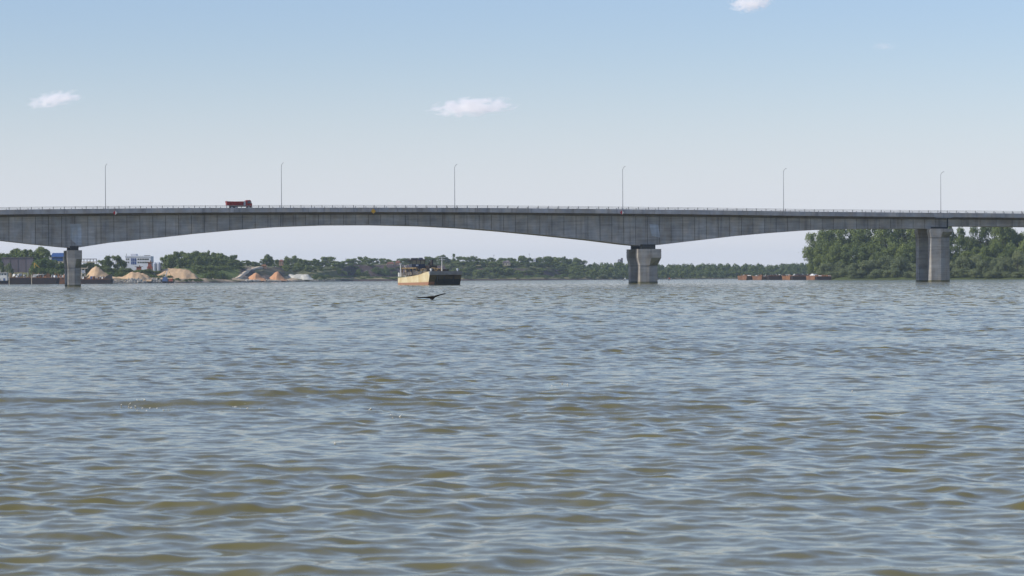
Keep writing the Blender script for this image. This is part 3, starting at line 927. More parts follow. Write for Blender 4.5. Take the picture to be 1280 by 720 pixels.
# right bank: tall broadleaf trees, partly hidden by the deck
tall = [(1025, 289, 30), (1043, 285, 36), (1064, 281, 38), (1086, 282, 38), (1108, 280, 36), (1130, 281, 38), (1152, 280, 36), (1172, 283, 34), (1194, 283.5, 27), (1213, 294, 24), (1233, 280, 34), (1254, 278, 36), (1274, 289, 30), (1296, 286, 36)]
tlab = {0: 'tall dark green tree at the left tip of the right bank wood', 8: 'tall dark tree showing directly right of the right hand pier', 9: 'lower tree in the gap of sky right of the right hand pier', 10: 'tall spreading tree that rises to the deck right of the sky gap', 12: 'round dark treetop at the far right edge under the bridge'}
tl = []
for i, (px, yt, wp) in enumerate(tall):
    o = tree(BIG, px, float(shore(px)) + random.uniform(70, 110), yt, wp * 1.15, tlab.get(i, 'tall dark green tree in the right bank wood behind the bridge'), 'tall trees of the right bank wood')
    if i not in tlab: tl.append((px, o))
label_by_marks(tl, 'tall dark green tree up to the deck')
tree(BIG, 1021, 1545, 301, 24, 'small leaning tree hanging over water at the left tip of the right bank wood', 'tall trees of the right bank wood')
tree(BIG, 1036, 1520, 296, 30, 'rearmost tall tree near the left tip of the right bank wood', 'tall trees of the right bank wood')
row(BIG, 1040, 1304, 17, [(1040, 303), (1090, 306), (1150, 300), (1190, 306), (1215, 311), (1240, 305), (1290, 312), (1400, 305)], (40, 66), (26, 34), 'mid height green tree in front of the tall right bank trees', 'mid height trees of the right bank wood', jit=5)
row(WIL, 1022, 1304, 14, [(1020, 332), (1036, 326), (1060, 325), (1090, 323), (1112, 314), (1130, 318), (1146, 326), (1190, 322), (1215, 314), (1235, 322), (1262, 316), (1285, 305), (1400, 312)], (12, 34), (26, 34), 'grey green willow leaning over the water on the right bank', 'willows along the right bank', name='willow', unit_w=1.35, jit=4)
row(WIL, 1026, 1304, 18, [(1020, 338), (1080, 336), (1400, 335)], (4, 10), (20, 30), 'low grey green willow bush at the water edge of the right bank', 'low willow bushes at the water edge of the right bank', name='willow_bush', unit_w=1.35, jit=4, cat='bush')

# left shore: hill of bushes behind the moored barges
row(MED, -16, 62, 9, [(-60, 312), (0, 315), (10, 313), (35, 312), (60, 312)], (120, 170), (14, 20), 'green tree on the wooded rise behind the moored barges at far left', 'trees on the rise behind the moored barges', jit=3)
for px, yt, wp, l in ((38, 311, 16, 'round dark green tree left of the blue roofed building, standing on the rise'), (54, 309.8, 21, 'largest round tree just left of the blue roofed building')):
    tree(MED, px, float(shore(px)) + 118, yt, wp, l, 'trees on the rise behind the moored barges')
for xa, xb, da, db in ((-12, 4, 62, 110), (42, 84, 62, 110), (4, 42, 112, 122)):
    row(BSH, xa, xb, 8, [(-60, 322), (20, 318), (44, 320), (64, 325), (84, 330)], (da, db), (16, 24), 'bright green bush on the slope behind the moored barges', 'bright green bushes on the slope behind the barges', name='bush', unit_w=1.5, jit=3, cat='bush')
row(MEDW, -8, 22, 10, [(-50, 330), (0, 327), (22, 329)], (12, 24), (12, 18), 'grey green willow in front of the stained grey wall at far left', 'willows in front of the grey wall', name='willow', unit_w=1.3, jit=2)
row(BSH, 42, 108, 6, [(42, 334), (60, 334), (84, 335), (108, 337)], (20, 55), (10, 16), 'low green bush on the bank beside the left pier', 'low bushes on the bank beside the left pier', name='bush', unit_w=1.5, jit=2, cat='bush')
row(MED, 84, 130, 7, [(84, 329), (100, 327.5), (118, 327), (130, 325)], (90, 140), (11, 15), 'dark tree between the left pier and the white office block', 'trees between the left pier and the white office block', jit=2)
for px, yt, wp, l in ((134, 320.5, 14, 'dark rounded tree farther left of the white office block, left one of three'), (145, 320, 17, 'broadest of three dark rounded trees left of the white office block'), (154, 326, 12, 'lowest dark tree touching the left wall of the white office block')):
    tree(MED, px, float(shore(px)) + 96, yt, wp, l, 'dark trees left of the white office block')
row(MED, 128, 212, 8, [(128, 332), (150, 333), (170, 336), (200, 335), (212, 338)], (62, 82), (12, 17), 'green tree behind the pale sand heaps below the office block', 'trees behind the pale sand heaps', jit=2)
row(BSH, 128, 236, 6, [(128, 341), (150, 340), (180, 342), (200, 343), (236, 344)], (46, 62), (9, 13), 'low green bush behind the pale sand heaps', 'low bushes behind the sand heaps', name='bush', unit_w=1.5, jit=2, cat='bush')
# wooded hill
hill = [(203, 325), (208, 318), (215, 315.5), (232, 314.5), (250, 314), (262, 313), (285, 317), (298, 321), (304, 327)]
row(MED, 206, 302, 4.6, hill, (150, 200), (8, 12), 'dark green tree in the wood on the hill right of the office block', 'trees of the wood on the hill', jit=2)
row(MED, 208, 304, 5, [(a, b + 5) for a, b in hill], (118, 150), (9, 13), 'dark green tree at the front edge of the wood on the hill', 'front trees of the wood on the hill', jit=3)
row(MED, 246, 306, 6.5, [(246, 330), (262, 332), (280, 331), (306, 333)], (84, 112), (11, 15), 'green tree on the flank of the wooded hill above the stockpile', 'trees on the flank of the wooded hill', jit=3)
row(BSH, 256, 290, 4.6, [(256, 339), (268, 338), (280, 340), (290, 345)], (18, 44), (9, 13), 'round green bush at the water between stockpile and haul road', 'bushes at the water between stockpile and haul road', name='bush', unit_w=1.5, jit=3, cat='bush')
row(BSH, 196, 256, 7, [(196, 350), (256, 348)], (3, 9), (6, 10), 'low scrub at the water edge near the blue work boat', 'low scrub near the blue work boat', name='bush', unit_w=1.5, jit=1, cat='bush')
# behind the orange heaps
back = [(302, 327), (310, 325.5), (322, 326.5), (328, 324), (332, 319.5), (340, 319), (344, 324), (352, 325), (357, 321.5), (362, 320), (374, 320), (380, 323), (392, 324), (402, 325)]
row(MED, 303, 404, 5, back, (150, 200), (8, 12), 'dark green tree on the skyline behind the orange sand heaps', 'skyline trees behind the orange sand heaps', jit=1.6)
tree(MED, 336, float(shore(336)) + 150, 319, 13, 'round tree rising from the skyline left above the orange sand heaps', 'skyline trees behind the orange sand heaps')
row(MED, 350, 440, 6, [(350, 332), (362, 330), (380, 330), (400, 332), (420, 333), (440, 335)], (82, 130), (10, 14), 'dark green tree on the slope behind the white gravel heap', 'trees on the slope behind the white gravel heap', jit=4)
row(BSH, 392, 445, 5.5, [(392, 342), (410, 343), (425, 346), (445, 348)], (14, 56), (9, 12), 'green bush on the low bank right of the white gravel heap', 'bushes right of the white gravel heap', name='bush', unit_w=1.5, jit=2, cat='bush')
tree(MED, 410, float(shore(410)) + 150, 319.5, 18, 'large round tree on the skyline where the cliff begins', 'skyline trees behind the orange sand heaps')
# cliff top
ct = [(404, 326), (418, 325.5), (430, 325), (440, 322.5), (452, 321.5), (464, 321), (480, 323), (492, 326), (502, 322), (514, 323), (528, 321.5), (536, 321), (545, 322), (552, 318.5), (558, 322), (567, 323.5), (575, 321), (588, 321), (594, 320.5), (608, 323), (626, 321.5), (642, 321), (650, 323), (662, 322), (674, 321.5), (700, 322.5), (716, 323), (732, 324.5), (738, 330)]
row(MED, 420, 738, 6.2, ct, (120, 170), (9, 14), 'green tree on the skyline above the brown cliff', 'skyline trees above the cliff', jit=1.5)
row(MED, 420, 740, 7, [(420, 329), (500, 329), (560, 327), (640, 326), (700, 328), (738, 333)], (84, 112), (10, 14), 'low green tree along the rim of the cliff', 'rim trees above the cliff', jit=2)
for px, yt, wp, l in ((653, 318.6, 10, 'small round tree rising above the skyline left of the broad round one'), (688, 318.6, 14, 'broad round tree highest on the skyline left of the middle pier'), (705, 321, 6, 'narrow dark tree on the skyline close left of the middle pier'), (553, 319, 10, 'pointed tree on the skyline behind the mast of the pusher barge'), (535, 321, 11, 'rounded tree on the skyline behind the wheelhouse')):
    tree(MED, px, float(shore(px)) + 140, yt, wp, l, 'skyline trees above the cliff')
tree(CYP, 567.5, float(shore(567)) + 150, 316.8, 3.6, 'slim dark cypress sticking up above the skyline right of the mast', 'skyline trees above the cliff', name='cypress_tree', unit_w=.28)
row(MED, 562, 642, 7, [(562, 334), (600, 334), (625, 336), (642, 342)], (34, 60), (10, 14), 'dark green tree at the foot of the cliff behind the barge bow', 'trees at the foot of the cliff', jit=4)
row(MEDW, 586, 640, 11, [(586, 343), (610, 342), (625, 341), (640, 345)], (8, 20), (9, 13), 'pale round willow at the water under the cliff', 'pale willows at the water under the cliff', name='willow', unit_w=1.3, jit=2)
row(BSH, 424, 500, 5, [(424, 336), (460, 334), (500, 335)], (58, 76), (9, 13), 'dark scrub clinging to the brown cliff left of the wheelhouse', 'scrub on the brown cliff', name='bush', unit_w=1.5, jit=7, cat='bush')
row(MED, 560, 735, 6, [(560, 333), (640, 335), (690, 335), (735, 337)], (56, 84), (9, 13), 'green tree on the steep slope under the cliff rim', 'trees on the steep slope under the rim', jit=4)
row(BSH, 562, 735, 6, [(562, 343), (735, 343)], (30, 56), (9, 12), 'dark bush at the foot of the far cliff', 'dark bushes at the foot of the far cliff', name='bush', unit_w=1.5, jit=3, cat='bush')
for px, yt, l in ((648, 346, 'leftmost'), (682, 345.6, 'second from left'), (702, 345, 'third from left'), (716, 343.5, 'tallest and rightmost')):
    tree(MEDW, px, float(shore(px)) + 8, yt, 7, 'small pale round willow alone under the far cliff, ' + l + ' of four', 'lone pale willows at the foot of the cliff', name='willow', unit_w=1.3)
row(BSH, 448, 500, 6, [(448, 348), (500, 347)], (4, 40), (7, 10), 'low bush on the narrow shore under the brown cliff', 'low bushes under the brown cliff', name='bush', unit_w=1.5, jit=1, cat='bush')
row(MED, 700, 772, 7, [(700, 334), (720, 333), (740, 335), (772, 333)], (20, 90), (10, 14), 'green tree on the wooded slope left of the middle pier', 'trees on the slope left of the middle pier', jit=4)
row(MEDW, 716, 790, 9, [(716, 343), (790, 343)], (4, 14), (8, 12), 'pale willow at the water left of the middle pier', 'pale willows left of the middle pier', name='willow', unit_w=1.3, jit=2)

for g_, it in ROWS.items():
    if g_ in SHORT: label_by_marks(it, SHORT[g_])
# the far wood right of the middle pier reads as one mass
def far_wood():
    g = np.random.default_rng(5)
    protos = [crown_mesh('w', 14, 620, .07, 90 + i, 'round', .2, .95) for i in range(5)]
    arrs = []
    for me in protos:
        a = np.empty(len(me.vertices) * 3, np.float32); me.vertices.foreach_get('co', a); arrs.append(a.reshape(-1, 3))
    tops = [(-700, 322), (-60, 316), (0, 320), (128, 324), (205, 322), (400, 326), (700, 327), (738, 331), (750, 329.5), (760, 329), (768, 327.5), (780, 329), (823, 331.3), (860, 331.5), (890, 330.8), (920, 331.3), (950, 331.2), (964, 331.6), (984, 330.4), (1010, 329.9), (1030, 329.5), (1100, 330), (2000, 325)]
    V = []
    for layer, (d0, dy, st) in enumerate(((4, 7, 7), (40, 4, 7), (90, 1.5, 6), (170, 0, 5))):
        px = 736.0
        while px < 1330 or (px < 2000 and layer == 3):
            p = px + g.uniform(-2, 2)
            Y = (float(shore(p)) if p < 1006 else 2400.0) + d0 + g.uniform(0, 40)
            yt = float(np.interp(p, [a for a, b in tops], [b for a, b in tops])) + dy + g.uniform(-.5, 1.2) + (g.uniform(0, 4) if layer < 2 else 0)
            zt_ = zat(p, yt, Y); h = max(3, zt_ + .5); wm = g.uniform(9, 14) * Y / F
            a = arrs[g.integers(5)]; t = g.uniform(0, 6.28)
            R = np.array([[math.cos(t), -math.sin(t), 0], [math.sin(t), math.cos(t), 0], [0, 0, 1]])
            q = (a @ R.T) * np.array([wm, wm, h]) + np.array([xat(p, Y), Y, -.5])
            V.append(q); px += st
    V = np.concatenate(V)
    link('far_wood', nmesh('far_wood', V, np.arange(len(V)).reshape(-1, 3)), M_leaf, kind='stuff', label='hazy blue green wood along the far shore right of the middle pier', cat='wood')
    for me in protos: bpy.data.meshes.remove(me)
far_wood()

# ---------------------------------------------------------------- heaps
def heap(name, pts, Y, depth, m, label, group, seed=1, cat='sand heap', zbase=None):
    """outline pts (px,py) of the crest from left foot to right foot"""
    xs = [xat(a, Y) for a, b in pts]; zs = [zat(a, b, Y) for a, b in pts]
    zb = min(zs) - .6 if zbase is None else zbase
    nx, ny = 40, 14
    V = []
    for i in range(nx + 1):
        x = xs[0] + (xs[-1] - xs[0]) * i / nx
        zc = float(np.interp(x, xs, zs)) - zb
        for j in range(ny + 1):
            v = -1 + 2 * j / ny
            hh = max(0, 1 - abs(v)) ** 1.05 * zc
            nn = noise.fractal(Vector((x * .25, v * depth * .25, seed)), 1, 2, 3) * .9 * min(1, zc / 2)
            V.append((x - (xs[0] + xs[-1]) / 2, v * depth * (.35 + .65 * min(1, zc / max(.1, max(zs) - zb))), hh + nn * (hh > 0)))
    idx = np.arange((nx + 1) * (ny + 1)).reshape(nx + 1, ny + 1)
    f = np.stack([idx[:-1, :-1], idx[1:, :-1], idx[1:, 1:], idx[:-1, 1:]], -1).reshape(-1, 4)
    o = link(name, nmesh(name, np.array(V), f, smooth=True), m, label=label, cat=cat, group=group)
    o.location = ((xs[0] + xs[-1]) / 2, Y, zb)
    return o
heap('sand_heap', [(107, 347), (111, 341), (116, 335), (120, 332.6), (124, 334), (131, 341), (141, 346), (150, 347.5)], 1398, 9, M_sand, 'tall pale sand heap directly right of the left pier behind a barge', 'pale sand heaps', 1)
heap('sand_heap', [(140, 348), (150, 346.6), (158, 343.2), (163, 340.5), (166.5, 338.6), (171, 341), (176, 344), (184, 348), (190, 350)], 1412, 9, M_sand, 'pale pointed sand heap in front of the red hopper', 'pale sand heaps', 2)
heap('sand_heap', [(165, 347), (172, 340.2), (178, 340.4), (186, 345), (192, 349)], 1420, 7, M_sand, 'smaller sand heap leaning on the pointed one below the red hoppers', 'pale sand heaps', 3)
heap('stockpile', [(196, 340), (202, 336.4), (216, 335.6), (232, 336), (236, 338.6), (242, 341.5), (246, 344.5), (248, 347)], 1492, 12, M_sand, 'long flat topped grey sand stockpile below the wooded hill', 'pale sand heaps', 4, cat='stockpile')
heap('sand_heap', [(306, 349.6), (312, 345.5), (317, 341.8), (320, 340.8), (323.5, 342.4), (328, 346.5), (333, 349.8)], 1640, 9, M_sandor, 'orange conical sand heap, the left one of two at the foot of the haul road', 'orange sand heaps', 5)
heap('sand_heap', [(332, 349.6), (338, 345.4), (343, 341.2), (346.5, 340.2), (350, 342), (354, 346), (359, 349.8)], 1718, 9, M_sandor, 'orange conical sand heap, the right one of two, beside the white gravel', 'orange sand heaps', 6)
heap('gravel_heap', [(354, 347.5), (359, 343.8), (366, 342.8), (374, 342.4), (381, 343), (386, 344.5), (392, 348.5)], 1805, 9, M_gravel, 'long low white gravel heap right of the orange sand heaps', None, 7, cat='gravel heap')
heap('soil_heap', [(388, 350), (394, 347), (400, 346.2), (408, 349.5), (411, 351)], 1890, 6, mat('brown_soil', (.26, .16, .12), .95, scale=.3), 'low brown soil heap right of the white gravel heap', None, 8, cat='soil heap')

def haul_road():
    V = []; n = 30
    for i in range(n + 1):
        t = i / n; p = 294 + 22 * t + 12 * t ** 3; d = 44 + 70 * t
        Y = float(shore(p)) + d + noise.noise(Vector((p * .05, 3, 0))) * 6
        z = ground(p, Y - noise.noise(Vector((p * .05, 3, 0))) * 6) + .35
        for k in (-1, 1): V.append((xat(p, Y) + k * .9, Y, z))
        for k in (1, -1): V.append((xat(p, Y) + k * 1.3, Y, z - 1.2))
    idx = np.arange((n + 1) * 4).reshape(n + 1, 4); f = []
    for a, b in ((0, 1), (1, 2), (3, 0)):
        f.append(np.stack([idx[:-1, a], idx[:-1, b], idx[1:, b], idx[1:, a]], -1))
    link('haul_road', nmesh('haul_road', np.array(V), np.concatenate(f)), mat('pale_road_gravel', (.72, .60, .44), .95, (.6, .48, .34), .3), kind='structure')
haul_road()
def riprap(x0, x1, n, name, label, seed, szr=(.5, 1.6), dr=(-1, 9)):
    g = random.Random(seed); mb = MB()
    for i in range(n):
        px = g.uniform(x0, x1); d = g.uniform(*dr); Y = float(shore(px)) + d
        r = g.uniform(*szr)
        z = max(.1, ground(px, Y)) + r * .2
        c = Vector((xat(px, Y), Y, z))
        vs = []
        for a, b_, c_ in ((1, 0, 0), (-1, 0, 0), (0, 1, 0), (0, -1, 0), (0, 0, 1), (0, 0, -1)):
            k = r * g.uniform(.5, 1.0); vs.append(c + Vector((a + g.uniform(-.3, .3), b_ + g.uniform(-.3, .3), (c_ + g.uniform(-.2, .2)) * .8)) * k)
        mb.add(vs, [(0, 2, 4), (2, 1, 4), (1, 3, 4), (3, 0, 4), (2, 0, 5), (1, 2, 5), (3, 1, 5), (0, 3, 5)])
    mb.build(name, M_rock, kind='stuff', label=label, cat='rocks')
riprap(160, 200, 260, 'rock_riprap', 'white broken rocks dumped along the shore in front of the pointed sand heap', 1)
riprap(308, 336, 130, 'rock_riprap', 'pale broken rocks along the shore below the orange heaps', 2, (.4, 1.2), (-1, 7))
riprap(336, 420, 180, 'rock_riprap', 'brown and grey shore stones below the white gravel heap', 3, (.3, .8), (-1, 5))
riprap(140, 160, 60, 'rock_riprap', 'scattered stones at the water between barges and pointed heap', 4, (.3, 1.0), (-1, 6))

# ---------------------------------------------------------------- buildings and plant on the left bank
def building_block(name, x0, x1, ytop, Y, depth, wallm, label, cat='building', zb=None):
    px = (x0 + x1) / 2
    zb = ground(px, Y) - .5 if zb is None else zb
    r = empty(name, (xat(px, Y), Y, zb), 0, label=label, cat=cat)
    W = (x1 - x0) * Y / F; H = zat(px, ytop, Y) - zb
    mb = MB(); mb.bb(-W / 2, W / 2, 0, depth, 0, H); wl = mb.build('wall', wallm, r)
    return r, W, H
# white office block
Yo = 1690
r, W, H = building_block('office_block', 157, 188.5, 320.2, Yo, 14, M_wallb, 'white office block with two rows of windows and blue glass bay')
def PXo(px, py, x0=157, x1=188.5, Y=Yo, rr=r):
    return xat(px, Y) - rr.location.x, zat(px, py, Y) - rr.location.z
a, z0 = PXo(163.5, 317.4); b, z1 = PXo(170.5, 320)
mb = MB(); mb.bb(a, b, .5, 7, H + .002, z0); mb.build('roof_tower', M_wallb, r)
a, _ = PXo(180, 320); b, zt_ = PXo(187, 319.2)
mb = MB(); mb.bb(a, b, 1, 4, H + .002, zt_ + .1); mb.build('roof_unit', M_dark, r)
mb = MB(); mb.bb(-W / 2 - .2, W / 2 + .2, -.2, .12, H - .5, H + .25); mb.build('parapet', M_wallb, r)
for (ya, yb) in ((322.8, 325.6), (327, 329.6)):
    for (xa, xb) in ((164, 170.4),):
        a, zt_ = PXo(xa, ya); b, zb_ = PXo(xb, yb + .9)
        mb = MB(); mb.bb(a, b, -.10, .1, zb_, zt_); q = mb.build('glass_bay', M_bglass, r)
        for k in (1, 2):
            xx = a + (b - a) * k / 3; mb = MB(); mb.bb(xx - .06, xx + .06, -.18, -.10, zb_, zt_); mb.build('mullion', M_wallb, q)
for (ya, yb) in ((323.2, 324.9), (327.2, 328.8)):
    for xa, xb in ((158, 159.2), (160.2, 161.4), (172.2, 174.2), (175.2, 177.2), (178, 180.6), (181.2, 183.6), (184.2, 186)):
        a, zt_ = PXo(xa, ya); b, zb_ = PXo(xb, yb)
        mb = MB(); mb.bb(a - .1, b + .1, -.06, .1, zb_ - .1, zt_ + .1); q = mb.build('window', M_cream, r)
        mb = MB(); mb.bb(a, b, -.09, -.06, zb_, zt_); mb.build('pane', M_glass, q)
mb = MB(); mb.tube((-W / 2 + .4, 2, H), (-W / 2 + .4, 2, H + 1.6), .12); mb.build('chimney_pipe', M_dark, r)
# blue roofed shed
r, W, H = building_block('blue_roofed_shed', 64, 79.5, 321, 1500, 16, M_cream, 'long shed with bright blue metal roof just left of the left pier')
mb = MB(); a, b = -W / 2 - .4, W / 2 + .4
mb.loft([[(a, -.6, H), (a, 8, H + 2.2), (a, 16.6, H), (a, 8, H + 1.9)], [(b, -.6, H), (b, 8, H + 2.2), (b, 16.6, H), (b, 8, H + 1.9)]]); mb.build('roof', M_blue, r)
mb = MB(); mb.bb(-W / 2 + .3, W / 2 - .3, -.08, .1, H - 2.4, H - .25); mb.build('blue_cladding', M_blue, r)
for k in range(3):
    mb = MB(); mb.bb(-W / 2 + .8 + k * 1.9, -W / 2 + 1.9 + k * 1.9, -.05, .1, H - 3.6, H - 2.7); mb.build('window', M_glass, r)
# stained grey wall building
r, W, H = building_block('grey_bunker_building', 3, 41.5, 322.6, 1425, 18, M_wallp, 'windowless stained grey wall building behind the barges at far left')
n = 5
for k in range(n):
    mb = MB(); x = -W / 2 + W * k / (n - 1); mb.bb(x - .16, x + .16, -.16, .02, 0, H - .2); mb.build('pilaster', M_wallp, r)
mb = MB(); mb.bb(-W / 2 - .3, W / 2 + .3, -.3, 18.3, H, H + .35); mb.build('roof_slab', M_wallp, r)
# jetty-like conveyor behind the left pier
Yc = 1470
r = empty('conveyor_gallery', (xat(111, Yc), Yc, ground(111, Yc)), 0, label='long flat conveyor gallery on posts just right of the left pier head', cat='conveyor')
W = 20 * Yc / F; z = zat(111, 323.4, Yc) - r.location.z
mb = MB(); mb.bb(-W / 2, W / 2, -1, 1, z - .35, z); mb.build('roof', M_wallp, r)
mb = MB(); mb.bb(-W / 2, W / 2, -.9, .9, z - 2.0, z - 1.5); mb.build('belt', M_cream, r)
for k in range(6):
    x = -W / 2 + W * (k + .05) / 5.1
    mb = MB(); mb.tube((x, 0, -1), (x, 0, z - .3), .16); mb.build('post', M_dark, r)
# red hoppers
def hopper(px0, px1, ytop, Y, label):
    px = (px0 + px1) / 2; g0 = ground(px, Y) - .3
    r = empty('red_hopper', (xat(px, Y), Y, g0), 0, label=label, cat='hopper', group='red loading hoppers')
    W = (px1 - px0) * Y / F; H = zat(px, ytop, Y) - g0
    for sx in (-1, 1):
        for sy in (-1, 1):
            mb = MB(); mb.tube((sx * W * .42, sy * 1.2, 0), (sx * W * .42, sy * 1.2, H * .62), .14); mb.build('leg', M_redst, r)
    mb = MB(); mb.box((0, 0, H * .5), (W * .35, 1, H * .3), top=(2.0, 2.0)); mb.build('funnel', M_redst, r)
    mb = MB(); mb.bb(-W * .3, W * .3, -1.0, 1.0, H * .65, H * .86); mb.build('bin', M_redst, r)
    mb = MB(); mb.bb(-W * .5, W * .5, -1.4, 1.4, H * .86, H * .9); mb.tube((W * .1, 0, H * .88), (W * .1, 0, H), .22); mb.build('platform', M_rust, r)
    mb = MB(); mb.tube((-W * .42, -1.25, 0), (W * .42, -1.25, H * .6), .08); mb.tube((W * .42, -1.25, 0), (-W * .42, -1.25, H * .6), .08); mb.build('brace', M_redst, r)
hopper(169, 178.5, 331.5, 1475, 'lower red hopper on legs behind the pointed sand heap')
hopper(184, 191, 325.6, 1500, 'taller red hopper on legs directly left of the silver silos')
def silo(px, ytop, wpx, Y, label):
    g0 = ground(px, Y) - .3
    r = empty('silo', (xat(px, Y), Y, g0), 0, label=label, cat='silo', group='silver silos')
    R_ = wpx * Y / F / 2; H = zat(px, ytop, Y) - g0
    mb = MB(); mb.tube((0, 0, 1.8), (0, 0, H - .9), R_, n=20); mb.build('drum', M_silo, r)
    mb = MB(); mb.tube((0, 0, H - .9), (0, 0, H), R_ * 1.02, .3, n=20); mb.build('cap', M_silo, r)
    mb = MB(); mb.tube((0, 0, .6), (0, 0, 1.8), .3, R_ * .98, n=20); mb.build('cone', M_silo, r)
    for k in range(4):
        t = .8 + k * math.pi / 2
        mb = MB(); mb.tube((R_ * .9 * math.cos(t), R_ * .9 * math.sin(t), 0), (R_ * .9 * math.cos(t), R_ * .9 * math.sin(t), 2), .12); mb.build('leg', M_dark, r)
    mb = MB(); mb.box((R_ + .25, -.2, H * .5), (.3, .3, H * .95)); mb.build('ladder', M_dark, r)
silo(193.6, 327.6, 4.6, 1490, 'silver silo next to the tall red hopper')
silo(198.6, 327.4, 4.6, 1490, 'silver silo on the right, farther from the red hopper')

def house(px0, px1, ytop, yeave, Y, wallm, roofm, label, zb=None, nwin=3, ybase=None):
    px = (px0 + px1) / 2
    zb = ground(px, Y) - .5 if ybase is None else zat(px, ybase, Y)
    r = empty('house', (xat(px, Y), Y, zb), 0, label=label, cat='house')
    W = (px1 - px0) * Y / F; He = zat(px, yeave, Y) - zb; Ht = zat(px, ytop, Y) - zb
    mb = MB(); mb.bb(-W / 2, W / 2, 0, W * .8, 0, He); mb.build('wall', wallm, r)
    mb = MB(); e = .3; dep = W * .8
    mb.add([(-W / 2 - e, -e, He), (W / 2 + e, -e, He), (W / 2 + e, dep + e, He), (-W / 2 - e, dep + e, He), (-W / 2 + W * .18, dep / 2, Ht), (W / 2 - W * .18, dep / 2, Ht)], [(0, 1, 5, 4), (1, 2, 5), (2, 3, 4, 5), (3, 0, 4), (3, 2, 1, 0)])
    rf = mb.build('roof', roofm, r)
    mb = MB(); mb.bb(W * .18, W * .25, dep * .4, dep * .4 + .6, Ht - .5, Ht + .6); mb.build('chimney', M_brick, rf)
    for k in range(nwin):
        x = -W / 2 + W * (k + .5) / nwin
        mb = MB(); mb.bb(x - W * .1, x + W * .1, -.06, .1, max(.6, He - 2.3), He - .6); q = mb.build('window', M_cream, r)
        mb = MB(); mb.bb(x - W * .07, x + W * .07, -.1, -.06, max(.7, He - 2.2), He - .7); mb.build('pane', M_glass, q)
    return r
def Yc_(px, d): return float(shore(px)) + d
house(483.5, 493, 327.6, 329.4, Yc_(488, 82), M_brick, M_tile, 'low orange brick house with arched openings on the cliff rim', nwin=4, ybase=335)
house(494.5, 500.5, 325.8, 328.6, Yc_(497, 86), M_brick, M_tile, 'taller brick house beside the low orange one left of the wheelhouse', nwin=2, ybase=335)
house(521, 530, 325.2, 328, Yc_(526, 90), M_cream, M_tile, 'red roofed house on the skyline right of the wheelhouse', nwin=3, ybase=333)
house(349, 354, 324.6, 326.6, Yc_(350, 134), M_brick, M_tile, 'orange roofed house half hidden in the trees above the orange heaps', nwin=2, ybase=333)
house(327, 333, 330.4, 332.6, Yc_(330, 104), M_brick, M_rust, 'small rusty roofed hut at the top of the haul road', nwin=2, ybase=336)
house(628, 638, 326.4, 328.2, Yc_(633, 92), M_cream, M_wallp, 'long pale farmhouse low on the green rim above the cliff', nwin=3, ybase=332)
house(667, 669.8, 323.2, 324.2, Yc_(668, 110), M_wallb, M_wallb, 'small white house on the skyline left of the middle pier', nwin=1, ybase=327.5)
# tower block
Yt = 2420
r, W, H = building_block('tower_block', 772.8, 778.8, 324.2, Yt, 5, M_wallp, 'dark tower block above the trees directly left of the middle pier', zb=2)
mb = MB(); mb.bb(W * .12, W * .5, .5, 4, H, H + 1.2); mb.build('roof_house', M_wallp, r)
for k in range(5):
    for j in range(2):
        mb = MB(); x = -W * .25 + j * W * .5; z = H - 1.6 - k * 2.4; mb.bb(x - .7, x + .7, -.06, .06, z - .6, z + .6); mb.build('window', M_wallb if j == 0 else M_glass, r)
# thin masts on the skyline
for px, yt, l in ((592, 318.6, 'thin twin mast on the skyline above the cliff, left one'), (617.5, 317.8, 'thin radio mast on the skyline near the middle of the photo'), (661.8, 316.6, 'thin radio mast on the skyline between two round trees'), (432.5, 322.4, 'thin pole on the skyline at the left end of the cliff'), (679.6, 320, 'short dark pole on the skyline left of the broad round tree')):
    Y = Yc_(px, 100); g0 = ground(px, Y)
    r = empty('radio_mast', (xat(px, Y), Y, g0), 0, label=l, cat='mast', group='masts on the skyline')
    h = zat(px, yt, Y) - g0
    mb = MB(); mb.tube((0, 0, 0), (0, 0, h), .16, .08, 6); mb.build('pole', M_polemetal, r)
    mb = MB(); mb.bb(-.7, .7, -.05, .05, h - .9, h - .75); mb.build('crossbar', M_polemetal, r)

# ---------------------------------------------------------------- vessels
def hull_block(mb, L, B, z0, z1, rake=.12, n=1):
    """barge hull along x, both ends raked underneath"""
    a, b = -L / 2, L / 2
    mb.loft([[(a, -B / 2, z1), (a + L * rake, -B / 2, z0), (b - L * rake, -B / 2, z0), (b, -B / 2, z1)],
             [(a, B / 2, z1), (a + L * rake, B / 2, z0), (b - L * rake, B / 2, z0), (b, B / 2, z1)]])
def clutter(mb, L, B, z, n, g, hmax=1.6):
    for i in range(n):
        x = g.uniform(-L * .46, L * .46); y = g.uniform(-B * .42, B * .42); h = g.uniform(.3, hmax)
        k = g.random()
        if k < .5: mb.box((x, y, z + h / 2), (g.uniform(.5, 2), g.uniform(.5, 1.6), h), g.uniform(0, 3), top=(g.uniform(.5, 1), g.uniform(.5, 1)))
        elif k < .8: mb.tube((x, y, z), (x + g.uniform(-.8, .8), y, z + h * 1.3), .12)
        else: mb.tube((x, y, z + .3), (x + g.uniform(1, 3), y, z + g.uniform(.3, h)), .18)
